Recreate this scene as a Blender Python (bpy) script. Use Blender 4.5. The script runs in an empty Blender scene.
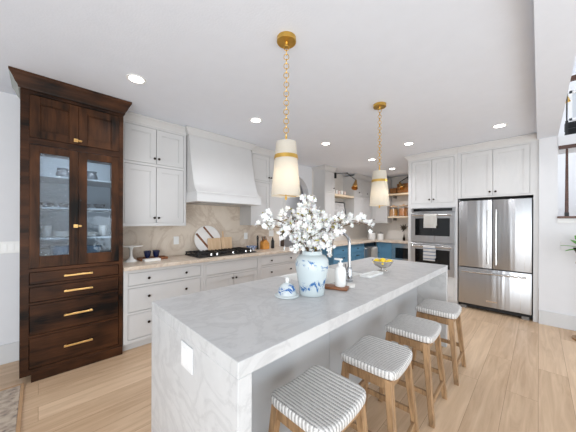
import bpy, bmesh, math, random
from mathutils import Vector, Matrix, Euler
random.seed(7)
S = bpy.context.scene
C = S.collection
PI = math.pi

# ------------------------------------------------------------------ camera, world, exposure
cam_d = bpy.data.cameras.new('camera')
cam = bpy.data.objects.new('camera', cam_d)
C.objects.link(cam)
yaw, roll, H = math.radians(45.1), math.radians(0.2), 1.40
fw = Vector((math.cos(yaw), math.sin(yaw), 0))
rt = Vector((math.sin(yaw), -math.cos(yaw), 0))
up = Vector((0, 0, 1))
ex = rt * math.cos(roll) + up * math.sin(roll)
ey = up * math.cos(roll) - rt * math.sin(roll)
M = Matrix((ex, ey, -fw)).transposed().to_4x4()
M.translation = Vector((0, 0, H))
cam.matrix_world = M
cam_d.sensor_width = 36
cam_d.lens = 250 / 576 * 36
cam_d.shift_y = 6 / 576
cam_d.clip_start = 0.02
S.camera = cam

world = bpy.data.worlds.new('world')
S.world = world
world.use_nodes = True
bg = world.node_tree.nodes['Background']
bg.inputs['Color'].default_value = (0.90, 0.95, 1.0, 1)
bg.inputs['Strength'].default_value = 0.62
S.view_settings.view_transform = 'Standard'
S.view_settings.look = 'None'
S.view_settings.gamma = 1
S.view_settings.exposure = 0.33
S.view_settings.use_curve_mapping = False
S.cycles.diffuse_bounces = 8
S.cycles.max_bounces = 14


def area_light(name, loc, target, sx, sy, power, col=(1, 1, 1)):
    l = bpy.data.lights.new(name, 'AREA')
    l.shape = 'RECTANGLE'
    l.size, l.size_y, l.energy, l.color = sx, sy, power, col
    o = bpy.data.objects.new(name, l)
    C.objects.link(o)
    o.location = loc
    o.rotation_euler = (Vector(target) - Vector(loc)).to_track_quat('-Z', 'Y').to_euler()
    return o


area_light('hall_fill', (5.2, 4.5, 2.6), (4.0, 4.5, 0.8), 0.8, 0.6, 9)  # added lamp out of view, brightens the hall behind the arch
area_light('stair_fill', (6.0, -2.6, 3.4), (6.2, -0.2, 2.4), 1.6, 1.6, 60, (0.95, 0.98, 1.0))  # added fill lamp out of view, brightens the stairwell beside its window
# added fill lamps out of view, aimed up to brighten the ceiling
area_light('ceiling_fill', (-1.0, -0.9, 0.5), (1.2, 1.4, 2.66), 3.6, 2.8, 95, (0.86, 0.94, 1.0))
area_light('ceiling_fill_right', (2.6, -2.6, 0.5), (4.2, 1.2, 2.66), 3.0, 2.4, 48, (0.86, 0.94, 1.0))
# added lamps in place of daylight from unseen living room windows
area_light('daylight_fill', (-3.0, -1.6, 1.6), (2.0, 2.2, 0.6), 3.5, 2.6, 75, (0.92, 0.96, 1.0))
area_light('daylight_fill_side', (1.6, -4.5, 2.3), (2.6, 2.0, 1.2), 4.0, 2.4, 12, (0.97, 0.98, 1.0))


# ------------------------------------------------------------------ mesh helpers
def box(bm, x0, x1, y0, y1, z0, z1):
    vs = [bm.verts.new((x, y, z)) for z in (z0, z1) for y in (y0, y1) for x in (x0, x1)]
    for f in ((0, 2, 3, 1), (4, 5, 7, 6), (0, 1, 5, 4), (2, 6, 7, 3), (0, 4, 6, 2), (1, 3, 7, 5)):
        bm.faces.new([vs[i] for i in f])
    return vs


def bevel(bm, off, seg=1, ang=0.6):
    bm.normal_update()
    es = [e for e in bm.edges if len(e.link_faces) == 2 and e.calc_face_angle(0) > ang]
    bmesh.ops.bevel(bm, geom=es, offset=off, segments=seg, affect='EDGES', profile=0.5)


def lathe(bm, prof, seg=24, cx=0, cy=0, cz=0):
    rings = []
    for r, z in prof:
        if r < 1e-6:
            rings.append([bm.verts.new((cx, cy, cz + z))])
        else:
            rings.append([bm.verts.new((cx + r * math.cos(2 * PI * i / seg), cy + r * math.sin(2 * PI * i / seg), cz + z)) for i in range(seg)])
    for a, b in zip(rings, rings[1:]):
        for i in range(seg):
            j = (i + 1) % seg
            if len(a) == 1 and len(b) == 1:
                continue
            if len(a) == 1:
                bm.faces.new((a[0], b[j], b[i]))
            elif len(b) == 1:
                bm.faces.new((a[i], a[j], b[0]))
            else:
                bm.faces.new((a[i], a[j], b[j], b[i]))


def tube(bm, pts, r, seg=8, closed=False, rads=None):
    pts = [Vector(p) for p in pts]
    n = len(pts)
    rings = []
    ref = Vector((0.13, 0.27, 0.95)).normalized()
    pa = None
    for i, p in enumerate(pts):
        if closed:
            t = (pts[(i + 1) % n] - pts[i - 1]).normalized()
        else:
            t = (pts[min(i + 1, n - 1)] - pts[max(i - 1, 0)]).normalized()
        if pa is None:
            a = t.cross(ref)
            if a.length < 0.1:
                a = t.cross(Vector((1, 0, 0)))
        else:
            a = pa - t * pa.dot(t)
        a.normalize()
        pa = a
        b = t.cross(a)
        rr = rads[i] if rads else r
        rings.append([bm.verts.new(p + (a * math.cos(2 * PI * k / seg) + b * math.sin(2 * PI * k / seg)) * rr) for k in range(seg)])
    m = n if closed else n - 1
    for i in range(m):
        A, B = rings[i], rings[(i + 1) % n]
        for k in range(seg):
            bm.faces.new((A[k], A[(k + 1) % seg], B[(k + 1) % seg], B[k]))
    if not closed:
        bm.faces.new(list(reversed(rings[0])))
        bm.faces.new(rings[-1])


def prism(bm, poly, axis, a0, a1):
    def mk(p, a):
        return {'x': (a, p[0], p[1]), 'y': (p[0], a, p[1]), 'z': (p[0], p[1], a)}[axis]
    A = [bm.verts.new(mk(p, a0)) for p in poly]
    B = [bm.verts.new(mk(p, a1)) for p in poly]
    n = len(poly)
    bm.faces.new(A)
    bm.faces.new(list(reversed(B)))
    for i in range(n):
        bm.faces.new((A[i], B[i], B[(i + 1) % n], A[(i + 1) % n]))


def sweep(bm, path, prof):
    """profile (outward, z) along a plan path, outward = right of travel, mitred"""
    P = [Vector((p[0], p[1])) for p in path]
    rings = []
    for i, p in enumerate(P):
        ns = []
        if i > 0:
            d = (P[i] - P[i - 1]).normalized()
            ns.append(Vector((d.y, -d.x)))
        if i < len(P) - 1:
            d = (P[i + 1] - P[i]).normalized()
            ns.append(Vector((d.y, -d.x)))
        nn = sum(ns, Vector((0, 0)))
        nn.normalize()
        k = 1 / max(0.3, nn.dot(ns[0]))
        rings.append([bm.verts.new((p.x + nn.x * o * k, p.y + nn.y * o * k, z)) for o, z in prof])
    n = len(prof)
    for a, b in zip(rings, rings[1:]):
        for i in range(n):
            bm.faces.new((a[i], a[(i + 1) % n], b[(i + 1) % n], b[i]))
    bm.faces.new(list(reversed(rings[0])))
    bm.faces.new(rings[-1])


def ico(bm, c, r, sub=2, scale=(1, 1, 1)):
    bmesh.ops.create_icosphere(bm, subdivisions=sub, radius=r,
                               matrix=Matrix.Translation(c) @ Matrix.Diagonal((*scale, 1)))


def finish(name, bm, mat, parent=None, loc=None, smooth=True):
    bmesh.ops.recalc_face_normals(bm, faces=bm.faces)
    for f in bm.faces:
        f.smooth = smooth
    bm.normal_update()
    for e in bm.edges:
        if len(e.link_faces) == 2 and e.calc_face_angle(0) > 0.6:
            e.smooth = False
    me = bpy.data.meshes.new(name)
    bm.to_mesh(me)
    bm.free()
    me.materials.append(mat)
    o = bpy.data.objects.new(name, me)
    C.objects.link(o)
    if parent is not None:
        o.parent = parent
    if loc is not None:
        o.location = loc
    return o


def B(name, mat, parent, fn, loc=None, bev=0, seg=1, smooth=True):
    bm = bmesh.new()
    fn(bm)
    if bev:
        bevel(bm, bev, seg)
    return finish(name, bm, mat, parent, loc, smooth)


def bx(name, mat, parent, *dims, loc=None, bev=0, seg=1):
    return B(name, mat, parent, lambda bm: box(bm, *dims), loc, bev, seg)


def lt(name, mat, parent, prof, seg=24, loc=None):
    return B(name, mat, parent, lambda bm: lathe(bm, prof, seg), loc)


def thing(name, label, cat, loc=(0, 0, 0), rz=0, group=None):
    o = bpy.data.objects.new(name, None)
    C.objects.link(o)
    o.empty_display_size = 0.05
    o.location = loc
    o.rotation_euler = (0, 0, rz)
    tag(o, label, cat, group)
    return o


def tag(o, label, cat, group=None, kind=None):
    o['label'] = label
    o['category'] = cat
    if group:
        o['group'] = group
    if kind:
        o['kind'] = kind
    return o


def struct(o, label=None):
    o['kind'] = 'structure'
    if label:
        o['label'] = label
    return o


def dup(root, loc, rz=0, label=None):
    def cp(o, par):
        c = o.copy()
        C.objects.link(c)
        if par is not None:
            c.parent = par
        for ch in list(o.children):
            cp(ch, c)
        return c
    r = cp(root, None)
    r.location = loc
    r.rotation_euler = (0, 0, rz)
    if label:
        r['label'] = label
    return r


# ------------------------------------------------------------------ materials
def lin(c):
    return tuple(((v / 255) / 12.92 if v / 255 <= 0.04045 else ((v / 255 + 0.055) / 1.055) ** 2.4) for v in c) + (1,)


class NT:
    def __init__(self, name):
        self.m = bpy.data.materials.new(name)
        self.m.use_nodes = True
        self.t = self.m.node_tree
        self.b = self.t.nodes['Principled BSDF']
        self.out = self.t.nodes['Material Output']

    def n(self, typ, **kw):
        nd = self.t.nodes.new(typ)
        for k, v in kw.items():
            if k in nd.inputs.keys():
                nd.inputs[k].default_value = v
            else:
                setattr(nd, k, v)
        return nd

    def l(self, a, b):
        self.t.links.new(a, b)


def mat(name, rgb, rough=0.5, metal=0.0, var=0.03, scale=8, bump=0.0, bscale=60, stretch=(1, 1, 1), **kw):
    m = NT(name)
    tc = m.n('ShaderNodeTexCoord')
    mp = m.n('ShaderNodeMapping')
    mp.inputs['Scale'].default_value = stretch
    m.l(tc.outputs['Object'], mp.inputs['Vector'])
    nz = m.n('ShaderNodeTexNoise', Scale=scale, Detail=4.0)
    m.l(mp.outputs['Vector'], nz.inputs['Vector'])
    rp = m.n('ShaderNodeValToRGB')
    c = lin(rgb)
    rp.color_ramp.elements[0].position = 0.3
    rp.color_ramp.elements[1].position = 0.7
    rp.color_ramp.elements[0].color = tuple(max(0, v * (1 - var)) for v in c[:3]) + (1,)
    rp.color_ramp.elements[1].color = tuple(min(1, v * (1 + var)) for v in c[:3]) + (1,)
    m.l(nz.outputs['Fac'], rp.inputs['Fac'])
    m.l(rp.outputs['Color'], m.b.inputs['Base Color'])
    m.b.inputs['Roughness'].default_value = rough
    m.b.inputs['Metallic'].default_value = metal
    for k, v in kw.items():
        m.b.inputs[k.replace('_', ' ')].default_value = v
    if bump:
        n2 = m.n('ShaderNodeTexNoise', Scale=bscale, Detail=3.0)
        m.l(mp.outputs['Vector'], n2.inputs['Vector'])
        bp = m.n('ShaderNodeBump', Strength=bump, Distance=0.01)
        m.l(n2.outputs['Fac'], bp.inputs['Height'])
        m.l(bp.outputs['Normal'], m.b.inputs['Normal'])
    return m.m


def emis(name, rgb, strength):
    m = NT(name)
    m.b.inputs['Base Color'].default_value = (*rgb, 1)
    m.b.inputs['Emission Color'].default_value = (*rgb, 1)
    m.b.inputs['Emission Strength'].default_value = strength
    return m.m


def stone(name, base, vein, scale=1.6, rough=0.3, amount=0.5, seed=0.0):
    m = NT(name)
    tc = m.n('ShaderNodeTexCoord')
    mp = m.n('ShaderNodeMapping')
    mp.inputs['Location'].default_value = (seed, seed * 1.7, seed * 0.6)
    mp.inputs['Rotation'].default_value = (0.5, 0.4, 0.6)
    m.l(tc.outputs['Object'], mp.inputs['Vector'])
    n1 = m.n('ShaderNodeTexNoise', Scale=scale, Detail=9.0, Roughness=0.62, Distortion=1.6)
    m.l(mp.outputs['Vector'], n1.inputs['Vector'])
    ab = m.n('ShaderNodeMath', operation='SUBTRACT')
    ab.inputs[1].default_value = 0.5
    m.l(n1.outputs['Fac'], ab.inputs[0])
    a2 = m.n('ShaderNodeMath', operation='ABSOLUTE')
    m.l(ab.outputs[0], a2.inputs[0])
    r1 = m.n('ShaderNodeValToRGB')
    r1.color_ramp.elements[0].position = 0.0
    r1.color_ramp.elements[0].color = (1, 1, 1, 1)
    r1.color_ramp.elements[1].position = 0.06
    r1.color_ramp.elements[1].color = (0, 0, 0, 1)
    m.l(a2.outputs[0], r1.inputs['Fac'])
    n2 = m.n('ShaderNodeTexNoise', Scale=scale * 3.2, Detail=8.0, Roughness=0.7, Distortion=0.6)
    m.l(mp.outputs['Vector'], n2.inputs['Vector'])
    r2 = m.n('ShaderNodeValToRGB')
    r2.color_ramp.elements[0].position = 0.35
    r2.color_ramp.elements[0].color = (0, 0, 0, 1)
    r2.color_ramp.elements[1].position = 0.75
    r2.color_ramp.elements[1].color = (1, 1, 1, 1)
    m.l(n2.outputs['Fac'], r2.inputs['Fac'])
    mx = m.n('ShaderNodeMath', operation='MULTIPLY_ADD')
    mx.inputs[1].default_value = amount
    m.l(r1.outputs['Color'], mx.inputs[0])
    k = m.n('ShaderNodeMath', operation='MULTIPLY')
    k.inputs[1].default_value = amount * 0.8
    m.l(r2.outputs['Color'], k.inputs[0])
    m.l(k.outputs[0], mx.inputs[2])
    mc = m.n('ShaderNodeMix', data_type='RGBA')
    mc.inputs[6].default_value = lin(base)
    mc.inputs[7].default_value = lin(vein)
    m.l(mx.outputs[0], mc.inputs[0])
    m.l(mc.outputs[2], m.b.inputs['Base Color'])
    m.b.inputs['Roughness'].default_value = rough
    return m.m


def wood(name, dark, light, scale=3.0, rough=0.45, axis='z', knots=False):
    m = NT(name)
    tc = m.n('ShaderNodeTexCoord')
    mp = m.n('ShaderNodeMapping')
    st = {'x': (0.12, 1, 1), 'y': (1, 0.12, 1), 'z': (1, 1, 0.12)}[axis]
    mp.inputs['Scale'].default_value = tuple(s * scale for s in st)
    m.l(tc.outputs['Object'], mp.inputs['Vector'])
    n1 = m.n('ShaderNodeTexNoise', Scale=6.0, Detail=8.0, Roughness=0.6, Distortion=0.8)
    m.l(mp.outputs['Vector'], n1.inputs['Vector'])
    n2 = m.n('ShaderNodeTexNoise', Scale=45.0, Detail=4.0)
    m.l(mp.outputs['Vector'], n2.inputs['Vector'])
    ad = m.n('ShaderNodeMath', operation='MULTIPLY_ADD')
    ad.inputs[1].default_value = 0.3
    m.l(n2.outputs['Fac'], ad.inputs[0])
    m.l(n1.outputs['Fac'], ad.inputs[2])
    src = ad.outputs[0]
    if knots:
        n3 = m.n('ShaderNodeTexNoise', Scale=3.0, Detail=2.0)
        m.l(tc.outputs['Object'], n3.inputs['Vector'])
        a3 = m.n('ShaderNodeMath', operation='MULTIPLY_ADD')
        a3.inputs[1].default_value = 0.9
        m.l(n3.outputs['Fac'], a3.inputs[0])
        m.l(src, a3.inputs[2])
        s3 = m.n('ShaderNodeMath', operation='SUBTRACT')
        s3.inputs[1].default_value = 0.45
        m.l(a3.outputs[0], s3.inputs[0])
        src = s3.outputs[0]
    rp = m.n('ShaderNodeValToRGB')
    rp.color_ramp.elements[0].position = 0.4
    rp.color_ramp.elements[1].position = 0.9
    rp.color_ramp.elements[0].color = lin(dark)
    rp.color_ramp.elements[1].color = lin(light)
    m.l(src, rp.inputs['Fac'])
    m.l(rp.outputs['Color'], m.b.inputs['Base Color'])
    m.b.inputs['Roughness'].default_value = rough
    return m.m


def floor_mat():
    m = NT('oak_planks')
    tc = m.n('ShaderNodeTexCoord')
    br = m.n('ShaderNodeTexBrick', Scale=1.0)
    br.offset = 0.37
    br.inputs['Brick Width'].default_value = 1.7
    br.inputs['Row Height'].default_value = 0.19
    br.inputs['Mortar Size'].default_value = 0.0012
    br.inputs['Mortar Smooth'].default_value = 0.3
    br.inputs['Bias'].default_value = 0.0
    br.inputs['Color1'].default_value = (0, 0, 0, 1)
    br.inputs['Color2'].default_value = (1, 1, 1, 1)
    br.inputs['Mortar'].default_value = (0.5, 0.5, 0.5, 1)
    m.l(tc.outputs['Object'], br.inputs['Vector'])
    mp = m.n('ShaderNodeMapping')
    mp.inputs['Scale'].default_value = (0.5, 6, 1)
    m.l(tc.outputs['Object'], mp.inputs['Vector'])
    sc = m.n('ShaderNodeVectorMath', operation='MULTIPLY_ADD')
    sc.inputs[1].default_value = (7, 3, 0)
    m.l(br.outputs['Color'], sc.inputs[0])
    m.l(mp.outputs['Vector'], sc.inputs[2])
    n1 = m.n('ShaderNodeTexNoise', Scale=2.6, Detail=9.0, Roughness=0.62, Distortion=1.1)
    m.l(sc.outputs[0], n1.inputs['Vector'])
    a = m.n('ShaderNodeMath', operation='MULTIPLY_ADD')
    a.inputs[1].default_value = 0.26
    m.l(br.outputs['Color'], a.inputs[0])
    m.l(n1.outputs['Fac'], a.inputs[2])
    rp = m.n('ShaderNodeValToRGB')
    e = rp.color_ramp.elements
    e[0].position, e[0].color = 0.3, lin(FLOOR_D)
    e[1].position, e[1].color = 0.95, lin(FLOOR_L)
    m.l(a.outputs[0], rp.inputs['Fac'])
    mx = m.n('ShaderNodeMix', data_type='RGBA')
    mx.inputs[7].default_value = lin((140, 106, 78))
    m.l(br.outputs['Fac'], mx.inputs[0])
    m.l(rp.outputs['Color'], mx.inputs[6])
    m.l(mx.outputs[2], m.b.inputs['Base Color'])
    m.b.inputs['Roughness'].default_value = 0.42
    return m.m


FLOOR_D, FLOOR_L = (182, 150, 118), (227, 198, 166)


ANISO = 0.25


def brushed(name, rgb, rough=0.25, streak=(30, 30, 0.4)):
    m = NT(name)
    tc = m.n('ShaderNodeTexCoord')
    mp = m.n('ShaderNodeMapping')
    mp.inputs['Scale'].default_value = streak
    m.l(tc.outputs['Object'], mp.inputs['Vector'])
    nz = m.n('ShaderNodeTexNoise', Scale=4.0, Detail=4.0)
    m.l(mp.outputs['Vector'], nz.inputs['Vector'])
    m.b.inputs['Base Color'].default_value = lin(rgb)
    m.b.inputs['Metallic'].default_value = 1
    rr = m.n('ShaderNodeMapRange')
    rr.inputs['To Min'].default_value = rough * 0.7
    rr.inputs['To Max'].default_value = rough * 1.4
    m.l(nz.outputs['Fac'], rr.inputs['Value'])
    m.l(rr.outputs['Result'], m.b.inputs['Roughness'])
    mp2 = m.n('ShaderNodeMapping')
    mp2.inputs['Scale'].default_value = (6, 6, 0.12)
    m.l(tc.outputs['Object'], mp2.inputs['Vector'])
    n2 = m.n('ShaderNodeTexNoise', Scale=2.2, Detail=1.0)
    m.l(mp2.outputs['Vector'], n2.inputs['Vector'])
    bp = m.n('ShaderNodeBump', Strength=0.22, Distance=0.03)
    m.l(n2.outputs['Fac'], bp.inputs['Height'])
    m.l(bp.outputs['Normal'], m.b.inputs['Normal'])
    tg = m.n('ShaderNodeTangent')
    tg.direction_type, tg.axis = 'RADIAL', 'Z'
    m.l(tg.outputs['Tangent'], m.b.inputs['Tangent'])
    m.b.inputs['Anisotropic'].default_value = 0.85
    m.b.inputs['Anisotropic Rotation'].default_value = ANISO
    return m.m


def woven():
    m = NT('woven_rope')
    tc = m.n('ShaderNodeTexCoord')
    wv = m.n('ShaderNodeTexWave', Scale=16.0, Distortion=0.9, Detail=2.0)
    wv.inputs['Detail Scale'].default_value = 3
    wv.bands_direction = 'X'
    m.l(tc.outputs['Object'], wv.inputs['Vector'])
    mp = m.n('ShaderNodeMapping')
    mp.inputs['Scale'].default_value = (1, 0.35, 1)
    m.l(tc.outputs['Object'], mp.inputs['Vector'])
    nz = m.n('ShaderNodeTexNoise', Scale=130.0, Detail=2.0)
    m.l(mp.outputs['Vector'], nz.inputs['Vector'])
    w2 = m.n('ShaderNodeTexWave', Scale=16.0, Distortion=0.9, Detail=2.0)
    w2.bands_direction = 'Y'
    m.l(tc.outputs['Object'], w2.inputs['Vector'])
    w3 = m.n('ShaderNodeTexWave', Scale=30.0, Distortion=2.0)
    w3.bands_direction = 'Y'
    m.l(tc.outputs['Object'], w3.inputs['Vector'])
    sx = m.n('ShaderNodeSeparateXYZ')
    m.l(tc.outputs['Normal'], sx.inputs[0])
    ab = m.n('ShaderNodeMath', operation='ABSOLUTE')
    m.l(sx.outputs['X'], ab.inputs[0])
    gt = m.n('ShaderNodeMath', operation='GREATER_THAN')
    gt.inputs[1].default_value = 0.6
    m.l(ab.outputs[0], gt.inputs[0])
    mw_ = m.n('ShaderNodeMix', data_type='FLOAT')
    m.l(gt.outputs[0], mw_.inputs[0])
    m.l(wv.outputs['Fac'], mw_.inputs[2])
    m.l(w2.outputs['Fac'], mw_.inputs[3])
    a = m.n('ShaderNodeMath', operation='MULTIPLY_ADD')
    a.inputs[1].default_value = 0.6
    m.l(nz.outputs['Fac'], a.inputs[0])
    m.l(mw_.outputs[0], a.inputs[2])
    a2 = m.n('ShaderNodeMath', operation='MULTIPLY_ADD')
    a2.inputs[1].default_value = 0.25
    m.l(w3.outputs['Fac'], a2.inputs[0])
    m.l(a.outputs[0], a2.inputs[2])
    rp = m.n('ShaderNodeValToRGB')
    e = rp.color_ramp.elements
    e[0].position, e[0].color = 0.22, lin((134, 131, 128))
    e[1].position, e[1].color = 1.0, lin((218, 215, 212))
    m.l(a2.outputs[0], rp.inputs['Fac'])
    m.l(rp.outputs['Color'], m.b.inputs['Base Color'])
    bp = m.n('ShaderNodeBump', Strength=0.5, Distance=0.006)
    m.l(a2.outputs[0], bp.inputs['Height'])
    m.l(bp.outputs['Normal'], m.b.inputs['Normal'])
    m.b.inputs['Roughness'].default_value = 0.75
    return m.m


def glaze(name, base, blue, zbands, scale=9, thr=0.56):
    """white glaze with brushed blue motifs inside height bands (object z)"""
    m = NT(name)
    tc = m.n('ShaderNodeTexCoord')
    nz = m.n('ShaderNodeTexNoise', Scale=scale, Detail=5.0, Roughness=0.65, Distortion=2.2)
    m.l(tc.outputs['Object'], nz.inputs['Vector'])
    sp = m.n('ShaderNodeSeparateXYZ')
    m.l(tc.outputs['Object'], sp.inputs[0])
    rp = m.n('ShaderNodeValToRGB')
    cr = rp.color_ramp
    while len(cr.elements) > 1:
        cr.elements.remove(cr.elements[-1])
    cr.elements[0].position = 0
    cr.elements[0].color = (zbands[0][1],) * 3 + (1,)
    for z, v in zbands[1:]:
        el = cr.elements.new(z)
        el.color = (v, v, v, 1)
    m.l(sp.outputs['Z'], rp.inputs['Fac'])
    ml = m.n('ShaderNodeMath', operation='MULTIPLY')
    m.l(nz.outputs['Fac'], ml.inputs[0])
    m.l(rp.outputs['Color'], ml.inputs[1])
    r2 = m.n('ShaderNodeValToRGB')
    e = r2.color_ramp.elements
    e[0].position, e[0].color = thr, (0, 0, 0, 1)
    e[1].position, e[1].color = thr + 0.09, (1, 1, 1, 1)
    m.l(ml.outputs[0], r2.inputs['Fac'])
    mc = m.n('ShaderNodeMix', data_type='RGBA')
    mc.inputs[6].default_value = lin(base)
    mc.inputs[7].default_value = lin(blue)
    m.l(r2.outputs['Color'], mc.inputs[0])
    m.l(mc.outputs[2], m.b.inputs['Base Color'])
    m.b.inputs['Roughness'].default_value = 0.12
    return m.m


def pane(name, tint, mixf, rough, bump=0, bscale=60, refl=(0.9, 0.95, 1)):
    m = NT(name)
    tr = m.n('ShaderNodeBsdfTransparent')
    tr.inputs['Color'].default_value = (*tint, 1)
    gl = m.n('ShaderNodeBsdfGlossy')
    gl.inputs['Roughness'].default_value = rough
    gl.inputs['Color'].default_value = (*refl, 1)
    mx = m.n('ShaderNodeMixShader')
    mx.inputs[0].default_value = mixf
    m.l(tr.outputs[0], mx.inputs[1])
    m.l(gl.outputs[0], mx.inputs[2])
    m.l(mx.outputs[0], m.out.inputs['Surface'])
    if bump:
        tc = m.n('ShaderNodeTexCoord')
        nz = m.n('ShaderNodeTexNoise', Scale=bscale, Detail=2.0)
        m.l(tc.outputs['Object'], nz.inputs['Vector'])
        bp = m.n('ShaderNodeBump', Strength=bump, Distance=0.02)
        m.l(nz.outputs['Fac'], bp.inputs['Height'])
        m.l(bp.outputs['Normal'], gl.inputs['Normal'])
    return m.m


def rug_mat():
    m = NT('faded_rug')
    tc = m.n('ShaderNodeTexCoord')
    n1 = m.n('ShaderNodeTexNoise', Scale=9.0, Detail=8.0, Roughness=0.7, Distortion=2.5)
    m.l(tc.outputs['Object'], n1.inputs['Vector'])
    n2 = m.n('ShaderNodeTexVoronoi', Scale=22.0)
    m.l(tc.outputs['Object'], n2.inputs['Vector'])
    a = m.n('ShaderNodeMath', operation='MULTIPLY_ADD')
    a.inputs[1].default_value = 0.35
    m.l(n2.outputs['Distance'], a.inputs[0])
    m.l(n1.outputs['Fac'], a.inputs[2])
    rp = m.n('ShaderNodeValToRGB')
    e = rp.color_ramp.elements
    e[0].position, e[0].color = 0.4, lin((88, 90, 98))
    e[1].position, e[1].color = 0.78, lin((186, 170, 152))
    x = e.new(0.55)
    x.color = lin((150, 134, 120))
    m.l(a.outputs[0], rp.inputs['Fac'])
    m.l(rp.outputs['Color'], m.b.inputs['Base Color'])
    m.b.inputs['Roughness'].default_value = 0.95
    bp = m.n('ShaderNodeBump', Strength=0.4, Distance=0.004)
    m.l(n1.outputs['Fac'], bp.inputs['Height'])
    m.l(bp.outputs['Normal'], m.b.inputs['Normal'])
    return m.m


def shade_mat():
    m = NT('linen_shade')
    tc = m.n('ShaderNodeTexCoord')
    nz = m.n('ShaderNodeTexNoise', Scale=220.0, Detail=2.0)
    m.l(tc.outputs['Object'], nz.inputs['Vector'])
    rp = m.n('ShaderNodeValToRGB')
    rp.color_ramp.elements[0].color = (0.72, 0.69, 0.63, 1)
    rp.color_ramp.elements[1].color = (0.80, 0.77, 0.71, 1)
    m.l(nz.outputs['Fac'], rp.inputs['Fac'])
    df = m.n('ShaderNodeBsdfDiffuse')
    tl = m.n('ShaderNodeBsdfTranslucent')
    m.l(rp.outputs['Color'], df.inputs['Color'])
    m.l(rp.outputs['Color'], tl.inputs['Color'])
    mx = m.n('ShaderNodeMixShader')
    mx.inputs[0].default_value = 0.55
    m.l(df.outputs[0], mx.inputs[1])
    m.l(tl.outputs[0], mx.inputs[2])
    m.l(mx.outputs[0], m.out.inputs['Surface'])
    return m.m


M_WALL = mat('white_wall', (220, 221, 224), 0.7, var=0.01, bump=0.05, bscale=180)
M_CEIL = mat('ceiling_paint', (226, 231, 240), 0.8, var=0.01, bump=0.12, bscale=70)
M_TRIM = mat('trim_paint', (222, 222, 222), 0.45, var=0.01)
M_CAB = mat('greige_paint', (200, 199, 198), 0.4, var=0.01)
M_CABW = mat('white_cabinet_paint', (210, 210, 210), 0.4, var=0.01)
M_PANEL = mat('grey_panel_paint', (184, 187, 190), 0.45, var=0.01)
M_BLUE = mat('blue_paint', (88, 136, 168), 0.4, var=0.05)
M_FLOOR = floor_mat()
M_MARBLE = stone('white_quartzite', (199, 199, 199), (166, 166, 167), 3.2, 0.35, 0.36, 3.0)
M_COUNTER = stone('beige_stone', (220, 207, 192), (186, 166, 146), 2.4, 0.3, 0.5, 7.0)
M_SPLASH = stone('beige_splash_stone', (222, 209, 193), (190, 170, 150), 1.7, 0.35, 0.5, 11.0)
M_TILE = mat('pale_tile', (214, 210, 204), 0.3, var=0.03)
M_DARKW = wood('alder_dark', (13, 8, 5), (86, 53, 31), 1.6, 0.4, 'z', True)
M_DARKWX = wood('alder_dark_across', (12, 7, 5), (78, 47, 27), 1.6, 0.4, 'x', True)
for m_ in (M_DARKW, M_DARKWX):
    m_.node_tree.nodes['Principled BSDF'].inputs['Specular IOR Level'].default_value = 0.16
M_OAK = wood('stool_oak', (104, 78, 52), (188, 150, 110), 4.0, 0.5, 'z')
M_OAKX = wood('stool_oak_rail', (98, 74, 50), (180, 143, 104), 4.0, 0.5, 'x')
M_BOARD = wood('maple_board', (206, 168, 128), (234, 204, 168), 3.0, 0.5, 'z')
M_SHELF = wood('pale_shelf_wood', (214, 192, 160), (238, 222, 198), 3.0, 0.5, 'x')
M_ACACIA = wood('acacia', (92, 54, 30), (160, 100, 60), 5.0, 0.4, 'x')
M_BRASS = mat('aged_brass', (216, 176, 92), 0.28, 1.0, var=0.12, scale=20)
M_CONE = mat('antique_brass', (176, 140, 86), 0.4, 1.0, var=0.1)
M_GOLD = mat('satin_gold', (226, 184, 120), 0.32, 1.0, var=0.03)
M_BRONZE = mat('dark_bronze', (58, 50, 44), 0.4, 0.9, var=0.1)
M_BLACK = mat('black_iron', (24, 23, 24), 0.5, var=0.2)
M_GAP = mat('shadow_black_plastic', (14, 14, 15), 0.6, var=0.1)
M_STEEL = brushed('stainless_steel', (188, 189, 191), 0.3)
M_STEEL2 = mat('polished_steel', (214, 212, 209), 0.15, 1.0, var=0.02)
M_CHROME = mat('chrome', (186, 187, 189), 0.08, 1.0, var=0.01)
M_BLKGLASS = mat('black_oven_glass', (12, 13, 15), 0.06, var=0.1)
M_WHITE = mat('white_ceramic', (240, 240, 238), 0.2, var=0.01)
M_PLATE = mat('white_plastic', (236, 236, 234), 0.4, var=0.01)
M_CLOTH = mat('white_cotton', (240, 238, 234), 0.9, var=0.03, bump=0.3, bscale=200)
M_STRIPE = None
M_GLASSL = pane('seeded_glass', (0.84, 0.89, 0.93), 0.09, 0.15, 0.9, 60)
M_GLASSR = pane('clear_glass', (0.90, 0.94, 0.97), 0.04, 0.05, 0.1, 12)
M_CLEAR = pane('jar_glass', (0.97, 0.96, 0.94), 0.12, 0.03)
M_WOVEN = woven()
M_SHADE = shade_mat()
M_RUG = rug_mat()
M_BULB = emis('warm_bulb', (1.0, 0.86, 0.66), 5)
M_BULBS = emis('dim_bulb', (1.0, 0.88, 0.72), 0.5)
M_CAN = emis('downlight_lens', (1.0, 0.97, 0.92), 9)
M_VASE = glaze('blue_white_glaze', (194, 204, 206), (54, 104, 160),
               [(0.0, 0.6), (0.02, 0.9), (0.05, 1.12), (0.10, 1.05), (0.14, 0.8), (0.17, 0.85), (0.20, 1.1), (0.235, 1.0), (0.25, 0.7)], 8, 0.54)
M_LIDG = glaze('lid_glaze', (204, 212, 214), (54, 104, 170), [(0.0, 0.5), (0.02, 1.0), (0.05, 1.25), (0.085, 0.9), (0.1, 0.3)], 14, 0.54)
M_BOWLG = glaze('bowl_glaze', (224, 230, 236), (60, 104, 170), [(0.0, 0.9), (0.05, 1.2)], 22, 0.5)
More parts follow.
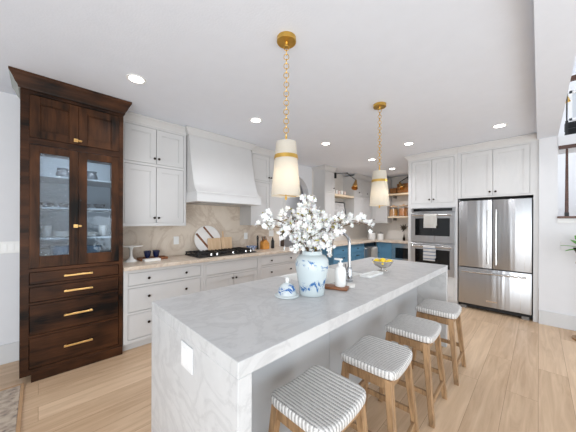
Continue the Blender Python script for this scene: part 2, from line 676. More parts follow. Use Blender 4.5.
M_PETAL = mat('white_petals', (232, 231, 229), 0.6, var=0.03, scale=30)
M_PETAL.node_tree.nodes['Principled BSDF'].inputs['Subsurface Weight'].default_value = 0.1
M_TWIG = mat('twig_bark', (96, 74, 44), 0.8, var=0.3, scale=40)
M_LEAFY = mat('young_leaf', (168, 160, 84), 0.6, var=0.2, scale=20)
M_GREEN = mat('plant_leaf', (96, 168, 66), 0.5, var=0.3, scale=18)
M_LEMON = mat('lemon_peel', (250, 214, 20), 0.4, var=0.06, scale=12, bump=0.2, bscale=140)
M_SILVER = mat('hammered_silver', (208, 204, 198), 0.25, 0.7, var=0.1, scale=30, bump=0.3, bscale=60)
M_NAVY = mat('navy_glass', (18, 30, 66), 0.12, var=0.2)
M_AMBER = mat('amber_contents', (206, 132, 30), 0.4, var=0.35, scale=40)
M_PASTA = mat('oat_contents', (206, 150, 70), 0.6, var=0.4, scale=60)
M_WICKER = mat('wicker', (146, 98, 52), 0.8, var=0.5, scale=60, bump=0.8, bscale=120)
M_BLUEDISH = mat('blue_dish', (48, 104, 140), 0.35, var=0.35, scale=40)
M_GREYDISH = mat('grey_dish', (60, 66, 74), 0.4, var=0.15)
M_PINK = mat('pale_pink_glass', (228, 206, 200), 0.2, var=0.05)
M_STONEW = mat('white_marble_round', (236, 232, 228), 0.3, var=0.04)
M_GREY = mat('warm_grey', (120, 116, 112), 0.6, var=0.1)
M_RETURN = mat('wall_reflection_grey', (150, 154, 150), 0.7, var=0.06)  # grey of the wall's reflection painted onto the crown return
M_PANTIN = mat('pantry_pale_blue', (168, 180, 190), 0.5, var=0.02)
M_HALLWOOD = wood('hall_wood', (70, 58, 50), (116, 98, 86), 3, 0.5, 'z')
M_STAIRW = wood('stair_wood', (62, 40, 34), (104, 72, 60), 3, 0.4, 'y')


def stripe_mat():
    m = NT('striped_cotton')
    tc = m.n('ShaderNodeTexCoord')
    wv = m.n('ShaderNodeTexWave', Scale=5.2)
    wv.bands_direction = 'Z'
    m.l(tc.outputs['Object'], wv.inputs['Vector'])
    rp = m.n('ShaderNodeValToRGB')
    rp.color_ramp.elements[0].position, rp.color_ramp.elements[0].color = 0.78, lin((238, 236, 234))
    rp.color_ramp.elements[1].position, rp.color_ramp.elements[1].color = 0.86, lin((150, 164, 186))
    m.l(wv.outputs['Fac'], rp.inputs['Fac'])
    m.l(rp.outputs['Color'], m.b.inputs['Base Color'])
    m.b.inputs['Roughness'].default_value = 0.9
    return m.m


M_STRIPE = stripe_mat()

# ------------------------------------------------------------------ room shell
CZ = 2.66
WY = 3.70
BX = 7.05
WX = 4.94
struct(bx('floor', M_FLOOR, None, -4, 7.6, -6, 5.6, -0.1, 0.0))
AX0, AX1, AR = 3.47, 4.36, 0.445
AC = (AX0 + AX1) / 2
ASP = 2.40 - AR


def left_wall(bm):
    box(bm, -4, AX0, WY, WY + 0.16, 0, CZ)
    box(bm, AX1, BX + 0.15, WY, WY + 0.16, 0, CZ)
    n = 20
    arc = [(AC - AR * math.cos(PI * i / n), ASP + AR * math.sin(PI * i / n)) for i in range(n + 1)]
    for a, b in zip(arc, arc[1:]):
        prism(bm, [a, b, (b[0], CZ), (a[0], CZ)], 'y', WY, WY + 0.16)


struct(B('wall_left', M_WALL, None, left_wall))
struct(bx('wall_back', M_WALL, None, BX, BX + 0.12, 0.06, WY, 0, CZ))
struct(bx('ceiling', M_CEIL, None, -4, 7.2, 0.022, WY + 0.2, CZ, CZ + 0.1))
struct(bx('ceiling_beam', M_CEIL, None, -4, WX, -0.18, 0.022, 2.57, 3.2), 'white dropped ceiling beam above the right column')


def hall(bm):
    box(bm, 2.0, 7.0, 5.3, 5.4, 0, CZ)
    box(bm, 2.0, 2.1, WY + 0.16, 5.3, 0, CZ)
    box(bm, 6.9, 7.0, WY + 0.16, 5.3, 0, CZ)


struct(B('wall_hall', M_WALL, None, hall))
struct(bx('ceiling_hall', M_CEIL, None, 2.0, 7.0, WY + 0.2, 5.4, CZ, CZ + 0.1))


def right_wall(bm):
    box(bm, WX, WX + 0.12, -0.18, 0.0, 0, 2.57)
    box(bm, WX, WX + 0.12, -5, -0.18, 0, 1.455)


struct(B('wall_right', M_WALL, None, right_wall))
struct(bx('trim_1', M_STAIRW, None, WX - 0.03, WX + 0.15, -5, -0.175, 1.46, 1.49, bev=0.004), 'dark wood cap on the half wall by the stairs')
struct(bx('trim_2', M_TRIM, None, WX - 0.012, WX, -5, -0.175, 1.40, 1.46), 'white apron below the dark half wall cap')
struct(bx('trim_3', M_WALL, None, WX - 0.01, WX + 0.6, -5, -0.18, 2.43, 2.56), 'white edge of the upstairs landing')
struct(bx('trim_4', M_STAIRW, None, WX - 0.015, WX + 0.02, -5, -0.185, 2.385, 2.43), 'dark wood rail under the landing edge')
M_BASE = mat('baseboard_paint', (206, 207, 208), 0.4, var=0.01)
struct(bx('baseboard_left', M_BASE, None, -4, -0.125, WY - 0.016, WY, 0, 0.19, bev=0.003))
struct(bx('baseboard_right', M_BASE, None, WX - 0.016, WX, -5, 0.0, 0, 0.19, bev=0.003))


def stair_wall(bm):
    # back wall of the stairwell with a tall window opening
    X0, X1 = 6.6, 6.72
    box(bm, X0, X1, -0.37, 0.0, 0, 4.3)
    box(bm, X0, X1, -5, -1.6, 0, 4.3)
    box(bm, X0, X1, -1.6, -0.37, 0, 2.75)
    box(bm, X0, X1, -1.6, -0.37, 3.72, 4.3)
    box(bm, WX + 0.12, X0, -0.06, 0.0, 0, 4.3)


struct(B('wall_stairwell', M_WALL, None, stair_wall))
struct(bx('ceiling_stairwell', M_CEIL, None, WX - 0.4, 6.72, -5, 0, 4.0, 4.1))


def wframe(bm):
    for y in (-1.6, -1.02, -0.41):
        box(bm, 6.62, 6.68, y, y + 0.04, 2.75, 3.72)
    for z in (2.75, 3.2, 3.68):
        box(bm, 6.62, 6.68, -1.6, -0.37, z, z + 0.04)


w1 = struct(B('window_1', M_TRIM, None, wframe))
bx('window_pane', pane('window_glass', (0.97, 0.98, 1), 0.06, 0.01), w1, 6.648, 6.652, -1.6, -0.37, 2.75, 3.72)
# stone splash
struct(bx('backsplash_left', M_SPLASH, None, 0.64, 3.43, WY - 0.015, WY, 0.915, 1.70), 'beige veined stone backsplash behind the cooktop')
struct(bx('backsplash_back', M_TILE, None, BX - 0.012, BX, 1.76, WY - 0.012, 0.915, CZ), 'pale backsplash behind the corner shelves')
struct(bx('backsplash_corner', M_TILE, None, AX1 + 0.1, BX - 0.012, WY - 0.012, WY, 0.915, CZ), 'pale backsplash behind the white canisters')

# ------------------------------------------------------------------ cabinet kit (local: x right, y into the cabinet, z up)
KNOB = [(0, 0), (0.006, 0), (0.005, 0.012), (0.006, 0.016), (0.014, 0.02), (0.015, 0.026), (0.010, 0.031), (0, 0.032)]


def knob(parent, u, z, m=None, y=-0.0, s=1.0):
    bm = bmesh.new()
    lathe(bm, [(r * s, h * s) for r, h in KNOB], 12)
    bmesh.ops.rotate(bm, verts=bm.verts, matrix=Matrix.Rotation(PI / 2, 3, 'X'))
    return finish('knob', bm, m or M_BRONZE, parent, (u, y, z))


def face_frame(bm, W, Hh, ops, t=0.02):
    us = sorted({0, W, *[o[1] for o in ops], *[o[2] for o in ops]})
    zs = sorted({0, Hh, *[o[3] for o in ops], *[o[4] for o in ops]})
    for a, b in zip(us, us[1:]):
        run = None
        for c, d in zip(zs, zs[1:]):
            um, zm = (a + b) / 2, (c + d) / 2
            ins = any(o[1] < um < o[2] and o[3] < zm < o[4] for o in ops)
            if ins:
                if run:
                    box(bm, a, b, 0, t, *run)
                    run = None
            else:
                run = (run[0], d) if run else (c, d)
        if run:
            box(bm, a, b, 0, t, *run)


def door_mesh(bm, u0, u1, z0, z1, st=0.06, rec=0.009, t=0.018, y=0.001):
    box(bm, u0, u0 + st, y, y + t, z0, z1)
    box(bm, u1 - st, u1, y, y + t, z0, z1)
    box(bm, u0 + st, u1 - st, y, y + t, z0, z0 + st)
    box(bm, u0 + st, u1 - st, y, y + t, z1 - st, z1)
    box(bm, u0 + st, u1 - st, y + rec, y + t, z0 + st, z1 - st)
    # small inner bead
    b = 0.008
    for (a0, a1, c0, c1) in ((u0 + st, u1 - st, z0 + st, z0 + st + b), (u0 + st, u1 - st, z1 - st - b, z1 - st),
                             (u0 + st, u0 + st + b, z0 + st, z1 - st), (u1 - st - b, u1 - st, z0 + st, z1 - st)):
        box(bm, a0, a1, y + rec * 0.5, y + t, c0, c1)


def cabinet(name, label, cat, loc, rz, W, D, Hh, ops, m, group=None, crown=None, toe=0, kn=M_BRONZE, gap=0.004):
    """ops: (kind, u0, u1, z0, z1, [(knob u, z)...]); kinds door / drawer"""
    r = thing(name, label, cat, loc, rz, group)
    bx('carcass', m, r, 0, W, 0.021, D, toe, Hh)
    if toe:
        bx('toe_kick', m, r, 0.0, W, 0.06, D, 0, toe)
        ops2 = [(o[0], o[1], o[2], o[3] - toe, o[4] - toe) for o in ops]
        B('face_frame', m, r, lambda bm: face_frame(bm, W, Hh - toe, ops2), loc=(0, 0, toe))
    else:
        B('face_frame', m, r, lambda bm: face_frame(bm, W, Hh, ops))
    for o in ops:
        k, u0, u1, z0, z1, ks = o
        u0 += gap; u1 -= gap; z0 += gap; z1 -= gap
        if k == 'door':
            d = B('door', m, r, lambda bm: door_mesh(bm, u0, u1, z0, z1))
        else:
            def fn(bm):
                box(bm, u0, u1, 0.003, 0.019, z0, z1)
                box(bm, u0 + 0.012, u1 - 0.012, 0.0, 0.004, z0 + 0.012, z1 - 0.012)
            d = B('drawer', m, r, fn)
        for (u, z) in ks:
            knob(d, u, z, kn)
    if crown:
        path, prof = crown
        B('crown_moulding', m, r, lambda bm: sweep(bm, path, prof))
    return r


def crown_prof(z0, z1, out=0.065):
    h = z1 - z0
    return [(0, z0), (0.008, z0), (0.012, z0 + 0.15 * h), (0.02, z0 + 0.25 * h), (0.035, z0 + 0.55 * h),
            (out * 0.9, z0 + 0.78 * h), (out, z0 + 0.82 * h), (out, z1), (0, z1)]


# ---- base run, left wall, front plane Y = 3.10 (counter edge 3.07)
FY = 3.10
BD = WY - FY - 0.002
cabinet('base_cabinet', 'grey painted three-drawer base cabinet between dark wood hutch and cooktop', 'cabinet', (0.636, FY, 0), 0, 0.894, BD, 0.873,
        [('drawer', 0.04, 0.86, 0.70, 0.84, [(0.24, 0.77), (0.66, 0.77)]),
         ('drawer', 0.04, 0.86, 0.415, 0.675, [(0.24, 0.57), (0.66, 0.57)]),
         ('drawer', 0.04, 0.86, 0.12, 0.39, [(0.24, 0.28), (0.66, 0.28)])], M_CAB, toe=0.085)
cabinet('base_cabinet', 'grey painted base cabinet with two doors and false front directly under cooktop', 'cabinet', (1.532, FY, 0), 0, 0.916, BD, 0.873,
        [('drawer', 0.03, 0.89, 0.68, 0.84, []),
         ('door', 0.03, 0.46, 0.12, 0.655, [(0.43, 0.60)]), ('door', 0.46, 0.89, 0.12, 0.655, [(0.49, 0.60)])], M_CAB, toe=0.085)
cabinet('base_cabinet', 'grey painted drawer base cabinet right of cooktop, behind the flower vase', 'cabinet', (2.45, FY, 0), 0, 0.95, BD, 0.873,
        [('drawer', 0.03, 0.92, 0.70, 0.84, [(0.25, 0.77), (0.70, 0.77)]),
         ('drawer', 0.03, 0.92, 0.415, 0.675, [(0.25, 0.58), (0.70, 0.58)]),
         ('drawer', 0.03, 0.92, 0.12, 0.39, [(0.25, 0.28), (0.70, 0.28)])], M_CAB, toe=0.085)
tag(bx('countertop', M_COUNTER, None, 0.634, 3.42, FY - 0.03, WY - 0.016, 0.875, 0.915, bev=0.003),
    'beige stone countertop of the cooktop run on grey cabinets', 'countertop')

# ---- blue base run: left wall past the arch, then the back wall
cabinet('base_cabinet', 'blue base cabinet with long drawers past the arch, behind the faucet', 'cabinet', (4.47, FY, 0), 0, 1.33, BD, 0.873,
        [('drawer', 0.03, 0.65, 0.68, 0.85, [(0.34, 0.77)]), ('drawer', 0.68, 1.30, 0.68, 0.85, [(0.99, 0.77)]),
         ('door', 0.03, 0.34, 0.12, 0.655, [(0.30, 0.6)]), ('door', 0.34, 0.65, 0.12, 0.655, [(0.38, 0.6)]),
         ('door', 0.68, 0.99, 0.12, 0.655, [(0.95, 0.6)]), ('door', 0.99, 1.30, 0.12, 0.655, [(1.03, 0.6)])], M_BLUE, toe=0.085)
dw = thing('dishwasher', 'stainless dishwasher with black top band in the blue cabinet run', 'dishwasher', (5.803, FY, 0))
bx('body', M_GAP, dw, 0, 0.6, 0.03, BD, 0.0, 0.872)
bx('door', M_STEEL, dw, 0.003, 0.597, -0.01, 0.03, 0.1, 0.775, bev=0.004)
bx('control_band', M_BLKGLASS, dw, 0.003, 0.597, -0.008, 0.03, 0.78, 0.868)
B('handle', M_STEEL2, dw, lambda bm: (tube(bm, [(0.05, -0.055, 0.735), (0.55, -0.055, 0.735)], 0.011, 10),
                                      tube(bm, [(0.07, -0.01, 0.735), (0.07, -0.055, 0.735)], 0.008, 8),
                                      tube(bm, [(0.53, -0.01, 0.735), (0.53, -0.055, 0.735)], 0.008, 8)))
KX = 6.42


def hang_towel(name, label, loc, rz, w, drop, back, m, group=None, bar=0.011, wave=0.004):
    """a towel folded over a horizontal bar running along local x, bar centre at the origin"""
    bm = bmesh.new()
    n = 14
    prof = []
    g = bar + 0.006
    for i in range(9):
        prof.append((-g - 0.003 * math.sin(i), -drop + drop * i / 8))
    for i in range(1, 6):
        a = PI * i / 6
        prof.append((-g * math.cos(a), g * math.sin(a)))
    for i in range(7):
        prof.append((g, -back * i / 6))
    grid = []
    for j in range(n + 1):
        u = w * j / n
        row = []
        for (y, z) in prof:
            k = min(1, max(0, -z / 0.1))
            row.append(bm.verts.new((u, y + (-1 if y < 0 else 1) * wave * k * (1 + math.sin(u * 70)), z)))
        grid.append(row)
    for a, b in zip(grid, grid[1:]):
        for i in range(len(prof) - 1):
            bm.faces.new((a[i], a[i + 1], b[i + 1], b[i]))
    bmesh.ops.solidify(bm, geom=bm.faces[:], thickness=0.004)
    o = finish(name, bm, m, None, loc)
    o.rotation_euler = (0, 0, rz)
    return tag(o, label, 'towel', group)


hang_towel('dish_towel', 'white towel hung over the dishwasher handle', (6.10, FY - 0.055, 0.735), 0, 0.28, 0.42, 0.3, M_CLOTH)

R90 = -PI / 2  # cabinets that face -X
cabinet('base_cabinet', 'blue corner base cabinet door between dishwasher and microwave', 'cabinet', (KX, 3.07, 0), R90, 0.40, BX - KX - 0.002, 0.873,
        [('door', 0.03, 0.37, 0.12, 0.84, [(0.07, 0.6)])], M_BLUE, toe=0.085)
bx_corner = cabinet('base_cabinet', 'blue base cabinet filler beyond microwave beside the oven tower', 'cabinet', (KX, 2.066, 0), R90, 0.30, BX - KX - 0.002, 0.873,
                    [('door', 0.03, 0.27, 0.12, 0.84, [])], M_BLUE, toe=0.085)
mw = thing('microwave_drawer', 'stainless built-in microwave under the counter beside the oven tower', 'microwave', (KX, 2.668, 0), R90)
bx('body', M_BLUE, mw, 0, 0.60, 0.03, BX - KX - 0.01, 0, 0.87)
bx('front_panel', M_STEEL2, mw, 0.004, 0.596, -0.012, 0.03, 0.40, 0.866, bev=0.003)
bx('window', M_BLKGLASS, mw, 0.10, 0.50, -0.016, -0.01, 0.50, 0.76)
bx('lower_drawer', M_BLUE, mw, 0.004, 0.596, 0.0, 0.03, 0.09, 0.39)


def lcounter(bm):
    poly = [(4.45, FY - 0.03), (KX - 0.03, FY - 0.03), (KX - 0.03, 1.765), (BX - 0.013, 1.765), (BX - 0.013, WY - 0.013), (4.45, WY - 0.013)]
    prism(bm, poly, 'z', 0.875, 0.915)


tag(B('countertop', M_COUNTER, None, lcounter, bev=0.003), 'pale beige L-shaped corner countertop on blue cabinets', 'countertop')

# ---- upper cabinets, left wall
UY = 3.36
UD = WY - UY - 0.002
zb = 1.345


def upper(label, x0, x1, z0, ops, path=None, D=UD, m=M_CAB):
    gap = 0.008 if x0 > 4 else 0.004
    W = x1 - x0
    hh = 2.60 - z0
    cz0, cz1 = 2.565 - z0, CZ - 0.004 - z0
    path = path or [(0, 0), (W, 0)]
    return cabinet('wall_cabinet', label, 'cabinet', (x0, UY, z0), 0, W, D, hh, ops, m, crown=(path, crown_prof(cz0, cz1, 0.06)), gap=gap)


upper('grey upper cabinet with four doors between dark wood hutch and range hood', 0.664, 1.404, zb,
      [('door', 0.03, 0.37, 0.04, 0.735, [(0.345, 0.10)]), ('door', 0.37, 0.71, 0.04, 0.735, [(0.395, 0.10)]),
       ('door', 0.03, 0.37, 0.765, 1.20, [(0.345, 0.83)]), ('door', 0.37, 0.71, 0.765, 1.20, [(0.395, 0.83)])])
upper('grey upper cabinet right of range hood, behind the nearer pendant', 2.485, 3.30, zb,
      [('door', 0.03, 0.40, 0.04, 0.735, [(0.375, 0.10)]), ('door', 0.40, 0.785, 0.04, 0.735, [(0.425, 0.10)]),
       ('door', 0.03, 0.40, 0.765, 1.20, [(0.375, 0.83)]), ('door', 0.40, 0.785, 0.765, 1.20, [(0.425, 0.83)])],
      path=[(0, 0), (0.815, 0), (0.815, UD)])
upper('narrow grey upper cabinet past the arch, with black and brass sconce on it', 4.50, 4.885, 1.38,
      [('door', 0.03, 0.355, 0.04, 0.70, [(0.33, 0.10)]), ('door', 0.03, 0.355, 0.73, 1.17, [(0.33, 0.80)])],
      path=[(0, UD), (0, 0), (0.385, 0)])
upper('grey upper cabinet with two tall doors in the far corner behind second pendant', 5.75, 6.71, 1.38,
      [('door', 0.03, 0.45, 0.04, 0.70, [(0.40, 0.10)]), ('door', 0.45, 0.90, 0.04, 0.70, [(0.50, 0.10)]),
       ('door', 0.03, 0.45, 0.73, 1.17, [(0.24, 0.80)]), ('door', 0.45, 0.90, 0.73, 1.17, [(0.67, 0.80)])])
cabinet('wall_cabinet', 'narrow grey single-door upper cabinet on back wall beside the open shelves', 'cabinet', (6.71, 3.358, 1.38), R90, 0.44, BX - 6.71 - 0.014, 1.22,
        [('door', 0.03, 0.41, 0.04, 0.70, [(0.08, 0.10)]), ('door', 0.03, 0.41, 0.73, 1.17, [(0.08, 0.80)])], M_CAB,
        crown=([(0, 0), (0.44, 0)], crown_prof(1.185, 1.276, 0.06)), gap=0.008)

# range hood
hood = thing('range_hood', 'grey painted flared range hood above the cooktop', 'range hood', (1.41, 0, 0))
HW = 1.03


def hood_body(bm):
    ys = []
    n = 14
    prof = []
    for i in range(n + 1):
        t = i / n
        z = 1.785 + (2.58 - 1.785) * t
        y = 3.065 + (3.30 - 3.065) * (t ** 0.55)
        prof.append((y, z))
    A = [bm.verts.new((0.008, y, z)) for y, z in prof] + [bm.verts.new((0.008, 3.69, 2.58)), bm.verts.new((0.008, 3.69, 1.785))]
    Bv = [bm.verts.new((HW - 0.008, y, z)) for y, z in prof] + [bm.verts.new((HW - 0.008, 3.69, 2.58)), bm.verts.new((HW - 0.008, 3.69, 1.785))]
    k = len(A)
    bm.faces.new(A)
    bm.faces.new(list(reversed(Bv)))
    for i in range(k):
        bm.faces.new((A[i], Bv[i], Bv[(i + 1) % k], A[(i + 1) % k]))


B('hood_body', M_CAB, hood, hood_body)


def hood_band(bm):
    box(bm, 0.0, HW, 3.04, 3.075, 1.675, 1.775)
    box(bm, 0.0, 0.03, 3.075, 3.69, 1.675, 1.775)
    box(bm, HW - 0.03, HW, 3.075, 3.69, 1.675, 1.775)
    box(bm, -0.004, HW + 0.004, 3.03, 3.69, 1.772, 1.79)
    box(bm, -0.003, HW + 0.003, 3.035, 3.69, 1.66, 1.676)


B('hood_band', M_CABW, hood, hood_band)
bx('hood_filter', M_STEEL, hood, 0.1, HW - 0.1, 3.15, 3.6, 1.652, 1.662)
B('crown_moulding', M_CAB, hood, lambda bm: sweep(bm, [(0.0, 3.69), (0.0, 3.295), (HW, 3.295), (HW, 3.69)], crown_prof(2.565, CZ - 0.004, 0.05)))

# floating shelf units beside the sconce
sh = thing('wall_shelf', 'thick cream shelf in niche under the black and brass sconce', 'shelf', (4.887, UY, 2.02))
bx('shelf_board', M_SHELF, sh, 0, 0.861, 0.0, UD - 0.012, 0, 0.05, bev=0.003)
sh = thing('wall_shelf', 'lower shelf in niche carrying the leaning framed picture', 'shelf', (4.887, UY, 1.46))
bx('shelf_board', M_CAB, sh, 0, 0.861, 0.0, UD - 0.012, 0, 0.045, bev=0.003)
for i, (x, h, r, m_) in enumerate(((4.98, 0.10, 0.035, M_PINK), (5.10, 0.11, 0.032, M_WHITE), (5.21, 0.10, 0.034, M_PINK), (5.33, 0.11, 0.032, M_WHITE), (5.46, 0.10, 0.034, M_PINK))):
    words_ = ['leftmost pale pink glass on the cream shelf under sconce', 'white cup second from left on the cream shelf under sconce',
              'pale pink glass in the middle of the row on cream shelf', 'white cup second from right on the cream shelf under sconce',
              'rightmost pale pink glass on the cream shelf under sconce'][i]
    g_ = lt('tumbler', m_, None, [(0, 0), (r * 0.8, 0), (r, h), (r * 0.9, h), (r * 0.72, 0.01), (0, 0.01)], 16, (x, 3.46, 2.071))
    tag(g_, words_, 'glass', 'cups on the cream shelf')
pf = thing('picture_frame', 'dark framed pale sketch leaning on the lower niche shelf', 'picture', (5.02, 3.44, 1.507))


def pfm(bm):
    for a in ((0, 0.50, 0, 0.02, 0, 0.022), (0, 0.50, 0, 0.02, 0.378, 0.40), (0, 0.022, 0, 0.02, 0.022, 0.378), (0.478, 0.50, 0, 0.02, 0.022, 0.378)):
        box(bm, *a)


pf.rotation_euler = (math.radians(-9), 0, 0)
B('frame', M_BLACK, pf, pfm)
bx('print', mat('sketch_paper', (178, 176, 175), 0.7, var=0.22, scale=14), pf, 0.022, 0.478, 0.008, 0.018, 0.022, 0.378)


def sconce(label, pts, aim, mount_box):
    s = thing('wall_sconce', label, 'wall lamp', mount_box[0])
    o = Vector(mount_box[0])
    B('mount_plate', M_BLACK, s, lambda bm: box(bm, *mount_box[1]), bev=0.002)
    P = [Vector(p) - o for p in pts]
    B('arm', M_BLACK, s, lambda bm: (tube(bm, P[:2], 0.008, 8), tube(bm, P[1:], 0.008, 8), ico(bm, P[1], 0.016, 2), ico(bm, P[2], 0.014, 2)))
    tip = P[-1]
    d = (Vector(aim) - o - tip)
    L = d.length
    q = Vector((0, 0, 1)).rotation_difference(d.normalized())
    bm = bmesh.new()
    lathe(bm, [(0, 0), (0.02, 0.0), (0.024, 0.03), (0.075, L), (0.071, L), (0.018, 0.035), (0, 0.034)], 20)
    bmesh.ops.rotate(bm, verts=bm.verts, matrix=q.to_matrix())
    finish('lamp_shade', bm, M_CONE, s, tip)
    bm = bmesh.new()
    ico(bm, tip + d * 0.5, 0.016, 2)
    finish('bulb', bm, M_BULBS, s)
    l = bpy.data.lights.new('sconce_light', 'POINT')
    l.energy, l.color, l.shadow_soft_size = 0.9, (1, 0.88, 0.76), 0.03
    lo = bpy.data.objects.new('sconce_light', l)
    C.objects.link(lo)
    lo.parent = s
    lo.location = tip + d * 1.35
    return s


sconce('black swing-arm sconce with brass cone shade above the niche shelf', [(4.878, 3.33, 2.53), (5.149, 3.20, 2.56), (5.388, 3.10, 2.41)], (5.24, 3.05, 2.20),
       ((4.878, 3.355, 2.48), (-0.02, 0.02, -0.035, 0.0, -0.06, 0.07)))
sconce('brass cone sconce on thin black arm above the corner shelf baskets', [(7.0, 2.47, 2.62), (6.86, 2.53, 2.54), (6.74, 2.60, 2.46)], (6.62, 2.48, 2.28),
       ((7.038, 2.47, 2.60), (-0.03, 0.0, -0.02, 0.02, -0.05, 0.05)))

# back-wall open shelves
for z, lab in ((2.13, 'upper pale wood corner shelf holding wicker baskets'), (1.52, 'lower pale wood corner shelf holding amber jars')):
    s = thing('wall_shelf', lab, 'shelf', (6.76, 2.913, z), R90)
    bx('shelf_board', M_SHELF, s, 0, 1.14, 0, BX - 6.76 - 0.014, 0, 0.045, bev=0.003)
    for u in (0.1, 1.0):
        bx('bracket', M_GREY, s, u, u + 0.03, 0.08, BX - 6.76 - 0.014, -0.07, 0.0)


def jar(label, x, y, r, h, m):
    t = thing('glass_jar', label, 'jar', (x, y, 1.566))
    lt('glass_body', M_CLEAR, t, [(0, 0), (r, 0), (r, h * 0.86), (r * 0.8, h * 0.94), (r * 0.8, h), (r * 0.76, h), (r * 0.76, h * 0.93), (r * 0.95, h * 0.85), (r * 0.95, 0.008), (0, 0.008)], 20)
    lt('contents', m, t, [(0, 0.01), (r * 0.92, 0.01), (r * 0.92, h * 0.78), (0, h * 0.8)], 20)
    lt('lid', M_BOARD, t, [(0, h), (r * 0.9, h), (r * 0.9, h + 0.025), (r * 0.2, h + 0.03), (r * 0.25, h + 0.055), (0, h + 0.06)], 20)


jar('left jar of pale golden grain on the lower corner shelf', 6.88, 2.81, 0.115, 0.25, M_PASTA)
jar('right jar with deeper amber contents on the lower corner shelf', 6.88, 2.55, 0.12, 0.26, M_AMBER)


def basket(label, x, y, w, d, h):
    t = thing('wicker_basket', label, 'basket', (x, y, 2.176), R90)

    def body(bm):
        for k in range(6):
            z0 = h * k / 6
            e = 0.004 * (k % 2) + 0.01 * k / 6
            box(bm, -w / 2 - e, w / 2 + e, -d / 2 - e, -d / 2 + 0.012, z0, z0 + h / 6)
            box(bm, -w / 2 - e, w / 2 + e, d / 2 - 0.012, d / 2 + e, z0, z0 + h / 6)
            box(bm, -w / 2 - e, -w / 2 + 0.012, -d / 2, d / 2, z0, z0 + h / 6)
            box(bm, w / 2 - 0.012, w / 2 + e, -d / 2, d / 2, z0, z0 + h / 6)
        box(bm, -w / 2, w / 2, -d / 2, d / 2, 0, 0.012)
    B('basket_body', M_WICKER, t, body)
    B('rim', M_ACACIA, t, lambda bm: tube(bm, [(-w / 2, -d / 2, h), (w / 2, -d / 2, h), (w / 2, d / 2, h), (-w / 2, d / 2, h)], 0.012, 8, True))


basket('low wicker basket at left on the upper corner shelf', 6.89, 2.79, 0.16, 0.18, 0.14)
basket('taller wicker basket at right on the upper corner shelf', 6.89, 2.52, 0.30, 0.2, 0.24)

# spiky sprig behind the oven tower
sp = thing('leaf_sprig', 'dark spiky sprig in small bottle on counter beside oven tower', 'plant', (6.85, 2.52, 0.916))
lt('bottle', M_BRONZE, sp, [(0, 0), (0.03, 0), (0.035, 0.06), (0.012, 0.12), (0.012, 0.16), (0, 0.16)], 14)


def sprig(bm):
    rnd = random.Random(3)
    for i in range(9):
        a = 2 * PI * i / 9
        d = Vector((-0.3, math.cos(a), math.sin(a) * 0.9 + 0.15)) * rnd.uniform(0.08, 0.15)
        tube(bm, [(0, 0, 0.33), Vector((0, 0, 0.33)) + d * 0.5, Vector((0, 0, 0.33)) + d], 0.01, 6, rads=[0.006, 0.018, 0.002])
    tube(bm, [(0, 0, 0.12), (0, 0, 0.34)], 0.005, 6)


B('leaves', mat('dark_sprig', (52, 44, 30), 0.7, var=0.3), sp, sprig)

# canisters
def canister(label, x, y, r, h):
    t = thing('canister', label, 'canister', (x, y, 0.916))
    lt('body', M_WHITE, t, [(0, 0), (r, 0), (r, h), (0, h)], 24)
    lt('lid', M_GREY, t, [(0, h), (r * 1.03, h), (r * 1.03, h + 0.025), (0.02, h + 0.03), (0.02, h + 0.045), (0, h + 0.045)], 24)


canister('wider white canister with grey lid on the corner counter', 6.74, 3.37, 0.10, 0.19)
canister('narrower white canister with grey lid at right on corner counter', 6.80, 3.14, 0.08, 0.17)

# ------------------------------------------------------------------ dark wood hutch
P = thing('china_hutch', 'tall dark stained wooden hutch with glass doors and four drawers', 'hutch', (0, 3.10, 0))
PX0, PX1, PD = -0.115, 0.630, 0.59


def hutch_case(bm):
    box(bm, PX0, PX0 + 0.02, 0.02, PD, 0.065, 2.60)
    box(bm, PX1 - 0.02, PX1, 0.02, PD, 0.0, 2.60)
    box(bm, PX0 + 0.02, PX1 - 0.02, PD - 0.012, PD, 0.08, 2.60)
    for z in (0.09, 0.955, 2.08, 2.58):
        box(bm, PX0 + 0.02, PX1 - 0.02, 0.02, PD - 0.012, z, z + 0.018)


B('case', M_DARKW, P, hutch_case)
bx('interior_back', M_PANTIN, P, PX0 + 0.02, PX1 - 0.02, PD - 0.02, PD - 0.0125, 0.98, 2.08)
HO = [('d', -0.06, 0.594, 2.125, 2.50), ('d', -0.06, 0.594, 0.985, 2.07),
      ('d', -0.06, 0.594, 0.845, 0.955), ('d', -0.06, 0.594, 0.69, 0.825), ('d', -0.06, 0.594, 0.405, 0.67), ('d', -0.06, 0.594, 0.115, 0.385)]
HOs = [(o[0], o[1] - PX0, o[2] - PX0, o[3] - 0.065, o[4] - 0.065) for o in HO]
B('face_frame', M_DARKWX, P, lambda bm: face_frame(bm, PX1 - PX0, 2.60 - 0.065, HOs), loc=(PX0, 0, 0.065))
bx('plinth', M_DARKWX, P, -0.045, PX1, -0.004, 0.3, 0, 0.085, bev=0.002)
HCP = [(0, 2.53), (0.012, 2.53), (0.016, 2.55), (0.028, 2.565), (0.042, 2.60), (0.060, 2.632), (0.064, 2.638), (0.064, CZ - 0.003), (0, CZ - 0.003)]


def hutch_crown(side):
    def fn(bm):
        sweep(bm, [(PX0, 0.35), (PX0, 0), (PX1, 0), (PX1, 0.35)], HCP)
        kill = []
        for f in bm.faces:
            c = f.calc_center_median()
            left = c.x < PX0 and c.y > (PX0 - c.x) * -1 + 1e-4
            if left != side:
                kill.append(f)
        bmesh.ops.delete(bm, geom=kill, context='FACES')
    return fn


